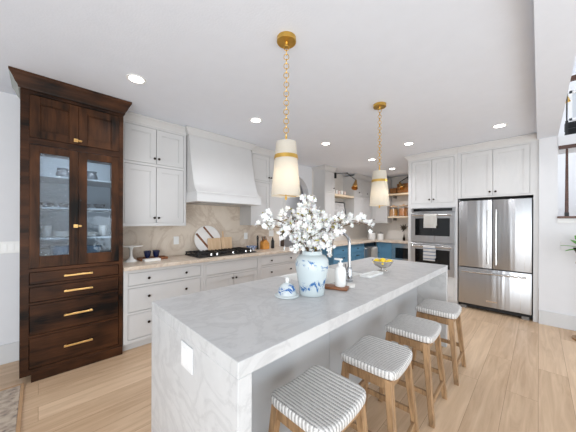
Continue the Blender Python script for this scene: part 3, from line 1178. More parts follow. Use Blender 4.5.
B('crown_moulding', M_DARKWX, P, hutch_crown(False))
B('crown_return', M_RETURN, P, hutch_crown(True))['label'] = 'grey crown return with painted wall reflection'
for (a, b, kx) in ((-0.0595, 0.2653, 0.24), (0.2667, 0.5935, 0.29)):
    def small_door(bm):
        door_mesh(bm, a, b, 2.129, 2.496, 0.066, 0.012)
    B('door', M_DARKW, P, small_door, bev=0.0015)
    def glass_door(bm):
        st = 0.065
        box(bm, a, a + st, 0.001, 0.02, 0.989, 2.066)
        box(bm, b - st, b, 0.001, 0.02, 0.989, 2.066)
        box(bm, a + st, b - st, 0.001, 0.02, 0.989, 1.09)
        box(bm, a + st, b - st, 0.001, 0.02, 2.0, 2.066)
    gd = B('glass_door', M_DARKW, P, glass_door, bev=0.0015)
    bx('glass_pane', M_GLASSL if a < 0 else M_GLASSR, gd, a + 0.065, b - 0.065, 0.009, 0.012, 1.09, 2.0)
for z0, z1 in ((0.849, 0.951), (0.694, 0.821), (0.409, 0.666), (0.119, 0.381)):
    d = bx('drawer', M_DARKWX, P, -0.056, 0.590, 0.0, 0.019, z0, z1, bev=0.002)
    zc = (z0 + z1) / 2

    def pull(bm):
        box(bm, 0.165, 0.375, -0.036, -0.024, zc - 0.008, zc + 0.008)
        box(bm, 0.172, 0.186, -0.026, 0.0, zc - 0.007, zc + 0.007)
        box(bm, 0.354, 0.368, -0.026, 0.0, zc - 0.007, zc + 0.007)
    h_ = B('drawer_pull', M_GOLD, d, pull, bev=0.002)
for i, z in enumerate((2.165, 1.355)):
    def latch(bm):
        box(bm, 0.232, 0.263, -0.012, 0.001, z - 0.015, z + 0.015)
        box(bm, 0.269, 0.288, -0.010, 0.001, z - 0.009, z + 0.009)
        tube(bm, [(0.24, -0.016, z), (0.292, -0.016, z)], 0.005, 8)
    B('latch', M_GOLD, P, latch)
lt('key_hole', M_BLACK, P, [(0, 0), (0.008, 0), (0.008, 0.004), (0, 0.004)], 12, (0.283, -0.003, 1.60)).rotation_euler = (PI / 2, 0, 0)
for z in (1.045, 1.245, 1.53, 1.82):
    bx('shelf', M_PANTIN, P, PX0 + 0.021, PX1 - 0.021, 0.06, PD - 0.021, z - 0.016, z)
lp = bpy.data.lights.new('hutch_fill', 'AREA')  # added fill lamp inside the hutch, lifts its dim interior
lp.shape = 'RECTANGLE'
lp.size, lp.size_y, lp.energy = 0.6, 0.06, 3
lp.color = (0.86, 0.93, 1.0)
lpo = bpy.data.objects.new('hutch_fill', lp)
C.objects.link(lpo)
lpo.parent = P
lpo.location = (0.25, 0.06, 2.07)
lpo.rotation_euler = (math.radians(35), 0, 0)

# dishes in the hutch (world coordinates)
def dish(name, prof, m, x, y, z, label, cat, group=None):
    o = lt(name, m, None, prof, 24, (x, y, z))
    return tag(o, label, cat, group)


def bowlp(r, h, t=0.005):
    return [(0, 0), (r * 0.45, 0), (r * 0.5, 0.008), (r * 0.85, h * 0.55), (r, h), (r - t, h), (r * 0.8, h * 0.55), (r * 0.4, 0.014), (0, 0.012)]


dish('bowl', bowlp(0.055, 0.05), M_GREYDISH, 0.06, 3.40, 1.531, 'grey bowl at far left on the middle hutch shelf', 'bowl')
dish('bowl', bowlp(0.055, 0.05), M_GREYDISH, 0.19, 3.41, 1.531, 'grey bowl beside the centre stile, left hutch door', 'bowl')
dish('bowl', bowlp(0.045, 0.05), M_GREYDISH, 0.35, 3.40, 1.531, 'grey bowl half hidden left in the right hutch door', 'bowl')
dish('bowl', bowlp(0.055, 0.055), M_GREYDISH, 0.47, 3.40, 1.531, 'grey bowl with dark rim centred in the right hutch door', 'bowl')
dish('jug', [(0, 0), (0.045, 0), (0.055, 0.05), (0.04, 0.09), (0.048, 0.11), (0.042, 0.11), (0.034, 0.09), (0, 0.02)], M_GREYDISH, 0.17, 3.40, 1.821,
     'small grey jug on top shelf behind left hutch door', 'jug')
dish('jug', [(0, 0), (0.045, 0), (0.055, 0.05), (0.04, 0.09), (0.048, 0.11), (0.042, 0.11), (0.034, 0.09), (0, 0.02)], M_GREYDISH, 0.40, 3.40, 1.821,
     'small grey jug on top shelf behind right hutch door', 'jug')


def stackp(r, n, h):
    p = [(0, 0)]
    for i in range(n):
        z = i * h
        p += [(r * 0.6, z), (r, z + h * 0.7), (r, z + h * 0.95), (r * 0.7, z + h)]
    return p + [(0, n * h)]


dish('plate_stack', stackp(0.085, 5, 0.011), M_WHITE, 0.17, 3.33, 1.246, 'stack of white plates behind seeded left glass of hutch', 'plates')
dish('plate_stack', stackp(0.08, 4, 0.011), M_WHITE, 0.385, 3.33, 1.246, 'stack of white plates behind clear right glass of hutch', 'plates')
for lab, x in (('clear glass tumbler left of the plates in left hutch door', 0.055), ('clear glass tumbler right of the plates in right hutch door', 0.50)):
    dish('tumbler', [(0, 0), (0.032, 0), (0.036, 0.11), (0.032, 0.11), (0.028, 0.008), (0, 0.008)], M_PLATE, x, 3.38, 1.246, lab, 'glass')
dish('serving_dish', [(0, 0), (0.07, 0), (0.09, 0.10), (0.094, 0.108), (0.086, 0.11), (0.064, 0.01), (0, 0.01)], M_BLUEDISH, 0.165, 3.34, 1.046,
     'wide blue dish on the lowest shelf of hutch, left door', 'dish')
dish('serving_dish', [(0, 0), (0.06, 0), (0.08, 0.09), (0.083, 0.098), (0.076, 0.10), (0.055, 0.01), (0, 0.01)], M_BLUEDISH, 0.40, 3.34, 1.046,
     'smaller blue dish on lowest hutch shelf, right door', 'dish')

# ------------------------------------------------------------------ fridge wall
FX = 4.97
TD = 0.68
PY = 1.752  # left edge of oven tower
ot = cabinet('oven_tower', 'tall white cabinet tower housing the double oven', 'cabinet', (FX, PY, 0), R90, 0.79, TD, 2.60,
             [('door', 0.06, 0.40, 1.745, 2.525, [(0.365, 1.81)]), ('door', 0.40, 0.74, 1.745, 2.525, [(0.435, 1.81)]),
              ('x', 0.055, 0.755, 0.47, 1.70, []), ('drawer', 0.055, 0.745, 0.12, 0.44, [])][0:2] + [('drawer', 0.055, 0.745, 0.12, 0.44, [])],
             M_CABW, toe=0.085, crown=([(0, TD), (0, 0), (0.79, 0)], crown_prof(2.56, CZ - 0.004, 0.06)))
fs = cabinet('fridge_surround', 'white cabinet with two doors above the refrigerator and side panel', 'cabinet', (FX, PY - 0.792, 1.80), R90, 0.958, TD, 0.80,
             [('door', 0.045, 0.455, 0.02, 0.735, [(0.42, 0.08)]), ('door', 0.455, 0.87, 0.02, 0.735, [(0.49, 0.08)])],
             M_CABW, crown=([(0, 0), (0.958, 0)], crown_prof(0.76, CZ - 0.004 - 1.8, 0.06)))
bx('side_panel', M_CABW, fs, 0.905, 0.958, 0.0, TD, -1.80, 0.0)

# double oven
ov = thing('double_oven', 'stainless double wall oven in the white tower', 'oven', (FX, 1.690, 0), R90)
bx('trim_frame', M_STEEL, ov, 0, 0.70, -0.006, 0.0, 0.475, 1.665)
bx('control_panel', M_STEEL, ov, 0.0, 0.70, -0.03, -0.006, 1.585, 1.662, bev=0.003)
bx('display', M_BLKGLASS, ov, 0.04, 0.66, -0.033, -0.029, 1.60, 1.65)
for z0, z1 in ((1.045, 1.575), (0.48, 1.02)):
    d = B('oven_door', M_STEEL, ov, lambda bm: box(bm, 0.003, 0.697, -0.04, -0.006, z0, z1), bev=0.004)
    bx('window', M_BLKGLASS, d, 0.075, 0.625, -0.043, -0.039, z0 + 0.12, z1 - 0.10)
    zh = z1 - 0.045

    def hnd(bm):
        tube(bm, [(0.04, -0.095, zh), (0.66, -0.095, zh)], 0.013, 12)
        for u in (0.07, 0.63):
            tube(bm, [(u, -0.04, zh), (u, -0.095, zh)], 0.01, 8)
    B('handle', M_STEEL2, d, hnd)
hang_towel('dish_towel', 'plain white towel on the upper oven handle', (FX - 0.095, 1.450, 1.53), R90, 0.20, 0.225, 0.19, M_CLOTH, bar=0.013)
hang_towel('dish_towel', 'white towel with grey stripes on the lower oven handle', (FX - 0.095, 1.455, 0.975), R90, 0.19, 0.245, 0.2, M_STRIPE, bar=0.013)

# refrigerator
fr = thing('refrigerator', 'stainless french door refrigerator with bottom freezer drawer', 'refrigerator', (4.955, 0.948, 0), R90)
FW = 0.884
bx('body', M_GAP, fr, 0.0, FW, 0.055, 0.68, 0.03, 1.765)
for a, b in ((0.004, FW / 2 - 0.003), (FW / 2 + 0.003, FW - 0.004)):
    d = bx('fridge_door', M_STEEL, fr, a, b, 0.0, 0.05, 0.685, 1.755, bev=0.006, seg=2)
    u = b - 0.045 if a < 0.1 else a + 0.045

    def hd(bm):
        tube(bm, [(u, -0.062, 0.76), (u, -0.062, 1.60)], 0.013, 12)
        for z in (0.80, 1.56):
            tube(bm, [(u, 0.0, z), (u, -0.062, z)], 0.009, 8)
    B('handle', M_STEEL2, d, hd)
d = bx('freezer_drawer', M_STEEL, fr, 0.004, FW - 0.004, 0.0, 0.05, 0.085, 0.672, bev=0.006, seg=2)


def hd2(bm):
    tube(bm, [(0.06, -0.062, 0.615), (FW - 0.06, -0.062, 0.615)], 0.013, 12)
    for u in (0.09, FW - 0.09):
        tube(bm, [(u, 0, 0.615), (u, -0.062, 0.615)], 0.009, 8)


B('handle', M_STEEL2, d, hd2)
bx('badge', M_STEEL2, d, 0.37, 0.50, -0.004, 0.001, 0.165, 0.19)
bx('toe_grille', M_GAP, fr, 0.03, FW - 0.03, 0.03, 0.06, 0.03, 0.08)
for u in (0.03, FW - 0.11):
    bx('foot', M_GREY, fr, u, u + 0.08, 0.015, 0.09, 0.0, 0.045)

# ------------------------------------------------------------------ island
IX0, IX1, IY0, IY1 = 0.487, 3.295, 0.73, 1.66
SX0, SX1, SY0 = 1.52, 2.22, 1.17
isl = thing('kitchen_island', 'long waterfall island of pale grey stone with grey panels', 'island', (IX0, IY0, 0))
L, Wd = IX1 - IX0, IY1 - IY0


def itop(bm):
    a, b, c = SX0 - IX0, SX1 - IX0, SY0 - IY0
    poly = [(0, 0), (L, 0), (L, Wd), (b, Wd), (b, c), (a, c), (a, Wd), (0, Wd)]
    prism(bm, poly, 'z', 0.855, 0.915)


B('stone_top', M_MARBLE, isl, itop, bev=0.002)
bx('waterfall_end', M_MARBLE, isl, 0, 0.06, 0, Wd, 0, 0.855, bev=0.0015)
bx('waterfall_end', M_MARBLE, isl, L - 0.06, L, 0, Wd, 0, 0.855, bev=0.0015)


def ibody(bm):
    a, b, c = SX0 - IX0 - 0.02, SX1 - IX0 + 0.02, SY0 - IY0 - 0.02
    box(bm, 0.06, a, 0.32, Wd - 0.03, 0.0, 0.855)
    box(bm, b, L - 0.06, 0.32, Wd - 0.03, 0.0, 0.855)
    box(bm, a, b, 0.32, c, 0.0, 0.855)
    box(bm, a, b, c, Wd - 0.03, 0.0, 0.60)


B('body', M_PANEL, isl, ibody)
for i in range(3):
    w3 = (L - 0.12) / 3
    bx('back_panel', M_PANEL, isl, 0.06 + i * w3 + 0.0015, 0.06 + (i + 1) * w3 - 0.0015, 0.30, 0.32, 0.0, 0.853, bev=0.0015)
sk = thing('sink', 'white apron-front sink set in the island stone', 'sink', (SX0, SY0, 0.0))
SW, SD = SX1 - SX0, IY1 - SY0 + 0.01


def sinkm(bm):
    t = 0.02
    z0, z1 = 0.66, 0.908
    g = 0.002
    box(bm, g, SW - g, g, SD, z0, z0 + t)
    box(bm, g, g + t, g, SD, z0 + t, z1)
    box(bm, SW - g - t, SW - g, g, SD, z0 + t, z1)
    box(bm, g + t, SW - g - t, g, g + t, z0 + t, z1)
    box(bm, g + t, SW - g - t, SD - t, SD, z0 + t, z1)


B('basin', M_WHITE, sk, sinkm, bev=0.004, seg=2)
lt('drain', M_CHROME, sk, [(0, 0), (0.04, 0), (0.04, 0.004), (0, 0.004)], 20, (SW / 2, SD / 2, 0.681))
o = thing('wall_outlet', 'white square switch plate on the near island end', 'outlet', (IX0, 1.142, 0.777), R90)
bx('plate', M_TRIM, o, -0.06, 0.06, -0.006, -0.0005, -0.058, 0.058, bev=0.002)
bx('rocker', M_WHITE, o, -0.045, -0.012, -0.009, -0.006, -0.035, 0.035, bev=0.001)
bx('rocker', M_WHITE, o, 0.012, 0.045, -0.009, -0.006, -0.035, 0.035, bev=0.001)


def wall_plate(label, x, y, z, w, n, h=0.115):
    o = thing('wall_outlet', label, 'outlet', (x, y, z))
    bx('plate', M_PLATE, o, -w / 2, w / 2, -0.006, -0.0005, -h / 2, h / 2, bev=0.002)
    for i in range(n):
        u = (i - (n - 1) / 2) * 0.046
        bx('rocker', M_WHITE, o, u - 0.016, u + 0.016, -0.009, -0.006, -0.034, 0.034, bev=0.001)


wall_plate('white four-rocker switch plate on wall left of dark hutch', -0.215, WY, 1.14, 0.21, 4)
wall_plate('white outlet on backsplash left of the cutting boards', 1.40, WY - 0.015, 1.13, 0.075, 1)
wall_plate('white outlet on backsplash above the blue patterned bowl', 2.61, WY - 0.015, 1.15, 0.075, 1)
wall_plate('white outlet on backsplash right of the knife block', 3.21, WY - 0.015, 1.18, 0.12, 2)
o = thing('wall_outlet', 'white outlet low on right wall beside the green plant', 'outlet', (WX, -0.243, 1.095), R90)
bx('plate', M_WALL, o, -0.036, 0.036, -0.006, -0.0005, -0.058, 0.058, bev=0.002)
bx('socket', M_WALL, o, -0.016, 0.016, -0.008, -0.006, -0.034, 0.034)

# faucet
fa = thing('faucet', 'chrome gooseneck pull-down faucet at the island sink', 'faucet', (1.81, 1.10, 0.916))
lt('base', M_CHROME, fa, [(0, 0), (0.030, 0), (0.030, 0.012), (0.024, 0.02), (0.024, 0.10), (0.018, 0.115), (0, 0.115)], 20)


def goose(bm):
    R = 0.085
    pts = [(0, 0, 0.11), (0, 0, 0.31)]
    for i in range(1, 13):
        a = PI * i / 12
        pts.append((0, R - R * math.cos(a), 0.31 + R * math.sin(a)))
    pts.append((0, 2 * R + 0.01, 0.28))
    tube(bm, pts, 0.0125, 12)


B('spout', M_CHROME, fa, goose)
B('spray_head', M_STEEL2, fa, lambda bm: tube(bm, [(0, 0.18, 0.285), (0, 0.19, 0.24), (0, 0.20, 0.18)], 0.015, 12, rads=[0.014, 0.017, 0.021]))
B('lever', M_CHROME, fa, lambda bm: (tube(bm, [(-0.02, 0, 0.07), (-0.06, 0, 0.075)], 0.012, 10), tube(bm, [(-0.055, 0, 0.075), (-0.075, -0.01, 0.15)], 0.006, 8)))

# soap set
tag(bx('wood_tray', M_ACACIA, None, -0.09, 0.09, -0.045, 0.045, 0, 0.018, loc=(1.535, 1.045, 0.916), bev=0.004, seg=2),
    'small acacia wood tray under the white soap bottle', 'tray')
bpy.data.objects['wood_tray'].rotation_euler = (0, 0, math.radians(-70))
sb = thing('soap_dispenser', 'white soap pump bottle on the small wood tray', 'soap bottle', (1.560, 1.022, 0.9345))
lt('bottle', M_WHITE, sb, [(0, 0), (0.036, 0), (0.040, 0.006), (0.040, 0.115), (0.034, 0.135), (0.016, 0.148), (0.016, 0.155), (0, 0.155)], 24)
B('pump', M_WHITE, sb, lambda bm: (lathe(bm, [(0, 0.155), (0.018, 0.155), (0.018, 0.17), (0.006, 0.172), (0.006, 0.19), (0, 0.19)], 16),
                                   box(bm, -0.011, 0.011, -0.012, 0.045, 0.188, 0.20)))
cl = bx('folded_cloth', M_CLOTH, None, -0.05, 0.05, -0.03, 0.03, 0, 0.012, loc=(1.67, 1.0, 0.916), bev=0.004, seg=2)
cl.rotation_euler = (0, 0, 0.5)
tag(cl, 'folded white cloth on island between soap bottle and faucet', 'cloth')


def traym(bm):
    box(bm, -0.13, 0.13, -0.05, 0.05, 0, 0.006)
    for a in ((-0.13, 0.13, -0.05, -0.038), (-0.13, 0.13, 0.038, 0.05), (-0.13, -0.118, -0.038, 0.038), (0.118, 0.13, -0.038, 0.038)):
        box(bm, *a, 0.006, 0.022)


st = B('soap_dish', M_WHITE, None, traym, loc=(2.15, 1.075, 0.916), bev=0.002)
st.rotation_euler = (0, 0, math.radians(0))
tag(st, 'low white rectangular dish on island beside the lemon bowl', 'dish')

# lemon bowl
fbx, fby = 2.43, 1.10
fb = thing('fruit_bowl', 'footed grey silver bowl of lemons on the far island end', 'bowl', (fbx, fby, 0.916))
lt('bowl', M_SILVER, fb, [(0, 0.028), (0.03, 0.03), (0.075, 0.055), (0.102, 0.10), (0.105, 0.104), (0.098, 0.104), (0.07, 0.062), (0.03, 0.04), (0, 0.038)], 32)
lt('foot', M_SILVER, fb, [(0, 0), (0.05, 0), (0.046, 0.006), (0.018, 0.012), (0.018, 0.03), (0, 0.03)], 24)
lp_ = [(r * 0.82, z * 0.82) for r, z in ((0, -0.043), (0.006, -0.040), (0.012, -0.034), (0.026, -0.02), (0.031, 0), (0.026, 0.02), (0.012, 0.034), (0.005, 0.041), (0, 0.043))]
lem = [(-0.052, 0.042, 0.092, 'lemon at far left rim of the silver bowl'), (0.01, 0.064, 0.092, 'lemon at back of bowl, on the sink side'), (-0.062, -0.028, 0.092, 'lemon nearest the camera at left in silver bowl'),
       (0.062, 0.02, 0.092, 'lemon at the back of bowl, toward the ovens'), (0.04, -0.05, 0.092, 'lemon at far right rim of the silver bowl'), (-0.008, -0.062, 0.090, 'lemon at front right in the silver bowl'), (0.0, 0.0, 0.104, 'topmost lemon in middle of silver bowl')]
for i, (x, y, z, lab) in enumerate(lem):
    o = lt('lemon', M_LEMON, None, lp_, 16, (fbx + x, fby + y, 0.916 + z))
    o.rotation_euler = (PI / 2 + 0.2 * i, 0.3 * i, 0.9 * i + 0.4)
    tag(o, lab, 'lemon', 'lemons in the silver bowl')

# ginger jar, lid, blossom
vx, vy = 1.305, 1.08
vs = thing('ginger_jar', 'tall blue and white ginger jar vase holding white blossom', 'vase', (vx, vy, 0.916))
lt('body', M_VASE, vs, [(0, 0), (0.080, 0), (0.084, 0.006), (0.084, 0.02), (0.088, 0.06), (0.097, 0.11), (0.108, 0.165), (0.113, 0.205), (0.109, 0.235),
                        (0.092, 0.258), (0.070, 0.268), (0.066, 0.285), (0.070, 0.292), (0.062, 0.292), (0.058, 0.27), (0.08, 0.24), (0.1, 0.2), (0.075, 0.03), (0, 0.02)], 40)
ld = thing('jar_lid', 'domed blue and white jar lid lying beside the vase', 'lid', (1.155, 1.165, 0.916))
lt('dome', M_LIDG, ld, [(0, 0), (0.078, 0), (0.082, 0.004), (0.080, 0.010), (0.064, 0.014), (0.060, 0.03), (0.055, 0.05), (0.042, 0.072), (0.022, 0.085), (0, 0.09)], 36)
lt('finial', M_WHITE, ld, [(0.012, 0.085), (0.009, 0.094), (0.014, 0.104), (0.013, 0.114), (0.004, 0.122), (0, 0.123)], 16)

BR = random.Random(11)


def world_at(px, py, depth):
    a, b = (px - 288) / 250, (py - 222) / 250
    return Vector((0, 0, H)) + (fw + rt * a - up * b) * depth


def flower(bm, c, r, nrm):
    nrm = nrm.normalized()
    a = nrm.cross(Vector((0.3, 0.5, 0.8)))
    if a.length < 0.1:
        a = nrm.cross(Vector((1, 0, 0)))
    a.normalize()
    b = nrm.cross(a)
    ph = BR.uniform(0, 6)
    for k in range(5):
        t = ph + 2 * PI * k / 5
        d = a * math.cos(t) + b * math.sin(t)
        s = d.cross(nrm)
        cup = BR.uniform(0.15, 0.5)
        rr = r * BR.uniform(0.85, 1.1)
        w = rr * 0.42
        v = [bm.verts.new(c),
             bm.verts.new(c + d * rr * 0.45 + s * w * 0.8 + nrm * rr * cup * 0.35),
             bm.verts.new(c + d * rr * 0.85 + s * w * 0.75 + nrm * rr * cup * 0.8),
             bm.verts.new(c + d * rr * 1.02 + nrm * rr * cup * 1.0),
             bm.verts.new(c + d * rr * 0.85 - s * w * 0.75 + nrm * rr * cup * 0.8),
             bm.verts.new(c + d * rr * 0.45 - s * w * 0.8 + nrm * rr * cup * 0.35),
             bm.verts.new(c + d * rr * 0.5 + nrm * rr * cup * 0.15)]
        for f in ((0, 1, 6), (1, 2, 6), (2, 3, 6), (3, 4, 6), (4, 5, 6), (5, 0, 6)):
            bm.faces.new([v[i] for i in f])


# branch tips: sideways offset (along the camera right), height above the jar rim, depth offset, blossom density
tips = [(-0.36, 0.17, 0.04, 0.6), (-0.31, 0.22, -0.06, 1.1), (-0.20, 0.24, 0.08, 1.1), (-0.05, 0.345, 0.0, 1.5), (0.01, 0.27, 0.12, 1.4), (-0.17, 0.12, -0.12, 1.5), (0.01, 0.19, -0.14, 1.5),
        (0.12, 0.16, 0.06, 1.2), (0.19, 0.20, -0.08, 1.0), (0.28, 0.205, 0.02, 0.9), (0.36, 0.19, -0.03, 0.9), (-0.12, 0.02, -0.12, 1.4), (0.08, 0.05, -0.13, 1.4), (0.07, 0.22, 0.0, 1.3),
        (-0.02, 0.09, -0.15, 1.5), (-0.08, 0.24, -0.08, 1.3)]
root0 = Vector((0, 0, -0.05))
for bi, (sx, hz, dz, dens) in enumerate(tips):
    t = thing('blossom_branch', 'branch of white blossom standing in the blue and white jar', 'flowers', (vx, vy, 0.916 + 0.29), 0, 'blossom branches in the jar')
    tip = rt * sx + up * hz + fw * dz
    base = root0 + (rt * sx + fw * dz).normalized() * 0.012
    rim = (rt * sx + fw * dz).normalized() * 0.035 + up * 0.01
    mid = tip * 0.5 + up * (0.05 + 0.02 * BR.random())
    ctl = [base, rim, rim.lerp(mid, 0.5) + up * 0.015, mid, mid.lerp(tip, 0.5) + up * 0.012, tip]
    pts = []
    for a_, b_ in zip(ctl, ctl[1:]):
        for k in range(4):
            pts.append(a_.lerp(b_, k / 4))
    pts.append(tip)
    bm = bmesh.new()
    tube(bm, pts, 0.003, 6, rads=[0.004 - 0.0025 * i / len(pts) for i in range(len(pts))])
    # short side twigs
    twigs = []
    for i in range(7, len(pts) - 1):
        for rep in range(2 if i % 2 else 1):
            dv = Vector((BR.uniform(-1, 1), BR.uniform(-1, 1), BR.uniform(-0.6, 1))).normalized()
            e = pts[i] + dv * BR.uniform(0.025, 0.07)
            tube(bm, [pts[i], e], 0.0015, 5)
            twigs.append(e)
    finish('stem', bm, M_TWIG, t)
    bm = bmesh.new()
    spots = twigs + [tip]
    nf = int(44 * dens)
    for i in range(nf):
        s_ = BR.choice(spots) if i >= len(spots) else spots[i]
        c = s_ + Vector((BR.gauss(0, 1), BR.gauss(0, 1), BR.gauss(0, 1))) * 0.019
        n_ = Vector((BR.uniform(-1, 1), BR.uniform(-1, 1), BR.uniform(-0.3, 1))) - fw * 0.5
        flower(bm, c, BR.uniform(0.013, 0.021), n_)
    f_ = finish('blossom', bm, M_PETAL, t)
    f_['kind'] = 'stuff'
    bm = bmesh.new()
    for i in range(9):
        c = BR.choice(spots)
        d = Vector((BR.uniform(-1, 1), BR.uniform(-1, 1), BR.uniform(-0.4, 0.8))).normalized()
        s_ = d.cross(Vector((0.2, 0.9, 0.4))).normalized()
        v = [bm.verts.new(c), bm.verts.new(c + d * 0.016 + s_ * 0.006), bm.verts.new(c + d * 0.034), bm.verts.new(c + d * 0.016 - s_ * 0.006)]
        bm.faces.new(v)
    f_ = finish('leaves', bm, M_LEAFY, t)
    f_['kind'] = 'stuff'

# ------------------------------------------------------------------ stools
SEATZ = 0.602
so = thing('bar_stool', 'woven seat oak stool nearest the camera at island', 'stool', (0.945, 0.738, 0), 0, 'stools along the island')
SWX, SWY, ST = 0.375, 0.34, 0.05


def seat(bm):
    N = 96
    hx, hy, r = SWX / 2, SWY / 2, 0.045

    def outline(s, inset=0.0):
        a = 2 * PI * s / N
        c, si = math.cos(a), math.sin(a)
        n = 7
        k = (abs(c) ** n + abs(si) ** n) ** (-1 / n)
        return (hx - inset) * c * k, (hy - inset) * si * k

    def zt(x):
        return 0.022 * (x / hx) ** 2
    layers = []
    for sc_ in (0.15, 0.35, 0.55, 0.72, 0.86):
        layers.append([(outline(i)[0] * sc_, outline(i)[1] * sc_, SEATZ) for i in range(N)])
    for ins, dz in ((0.014, -0.0), (0.006, -0.004), (0.001, -0.012), (0, -0.022), (0.001, -0.036), (0.006, -0.046), (0.016, -0.05)):
        layers.append([(*outline(i, ins), SEATZ + dz) for i in range(N)])
    layers.append([(outline(i)[0] * 0.5, outline(i)[1] * 0.5, SEATZ - 0.05) for i in range(N)])
    rings = [[bm.verts.new((x, y, z - 0.022 + zt(x))) for x, y, z in l] for l in layers]
    for a, b in zip(rings, rings[1:]):
        for i in range(N):
            bm.faces.new((a[i], a[(i + 1) % N], b[(i + 1) % N], b[i]))
    bm.faces.new(list(reversed(rings[0])))
    bm.faces.new(rings[-1])


B('seat', M_WOVEN, so, seat)
LT = SEATZ - 0.078
tx, ty, fx_, fy_ = 0.150, 0.128, 0.190, 0.180


def legp(sx, sy, z):
    t = 1 - z / LT
    return sx * (tx + (fx_ - tx) * t), sy * (ty + (fy_ - ty) * t)


for sx in (-1, 1):
    for sy in (-1, 1):
        def leg(bm):
            vs = []
            for z in (0.0, LT + 0.02 if True else LT):
                w = 0.0165 if z == 0 else 0.020
                x, y = legp(sx, sy, min(z, LT))
                vs += [bm.verts.new((x + dx * w, y + dy * w, z)) for dx, dy in ((-1, -1), (1, -1), (1, 1), (-1, 1))]
            for f in ((3, 2, 1, 0), (4, 5, 6, 7), (0, 1, 5, 4), (1, 2, 6, 5), (2, 3, 7, 6), (3, 0, 4, 7)):
                bm.faces.new([vs[i] for i in f])
        B('leg', M_OAK, so, leg, bev=0.003)


def bar(bm, p, q, w, h):
    p, q = Vector(p), Vector(q)
    d = (q - p).normalized()
    s = d.cross(Vector((0, 0, 1))).normalized() * (w / 2)
    u = Vector((0, 0, h / 2))
    A = [bm.verts.new(p + a) for a in (-s - u, s - u, s + u, -s + u)]
    Bv = [bm.verts.new(q + a) for a in (-s - u, s - u, s + u, -s + u)]
    bm.faces.new(list(reversed(A)))
    bm.faces.new(Bv)
    for i in range(4):
        bm.faces.new((A[i], A[(i + 1) % 4], Bv[(i + 1) % 4], Bv[i]))


za = LT - 0.012
for sy in (-1, 1):
    x, y = legp(1, sy, za)
    B('apron_rail', M_OAKX, so, lambda bm: bar(bm, (-x, y, za), (x, y, za), 0.02, 0.055), bev=0.002)
for sx in (-1, 1):
    x, y = legp(sx, 1, za)
    B('apron_rail', M_OAK, so, lambda bm: bar(bm, (x, -y, za), (x, y, za), 0.02, 0.055), bev=0.002)
for sx in (-1, 1):
    x, y = legp(sx, 1, 0.20)
    B('stretcher', M_OAK, so, lambda bm: bar(bm, (x, -y, 0.20), (x, y, 0.20), 0.018, 0.034), bev=0.002)
for sy in (-1, 1):
    x, y = legp(1, sy, 0.13 if sy < 0 else 0.27)
    zz = 0.13 if sy < 0 else 0.27
    B('stretcher', M_OAKX, so, lambda bm: bar(bm, (-x, y, zz), (x, y, zz), 0.018, 0.034), bev=0.002)
dup(so, (1.50, 0.712, 0), math.radians(3), 'second woven seat oak stool from the camera at island')
dup(so, (2.10, 0.70, 0), math.radians(2), 'third woven seat oak stool from the camera at island')
dup(so, (2.745, 0.685, 0), math.radians(2), 'woven seat oak stool farthest from camera, near the refrigerator')

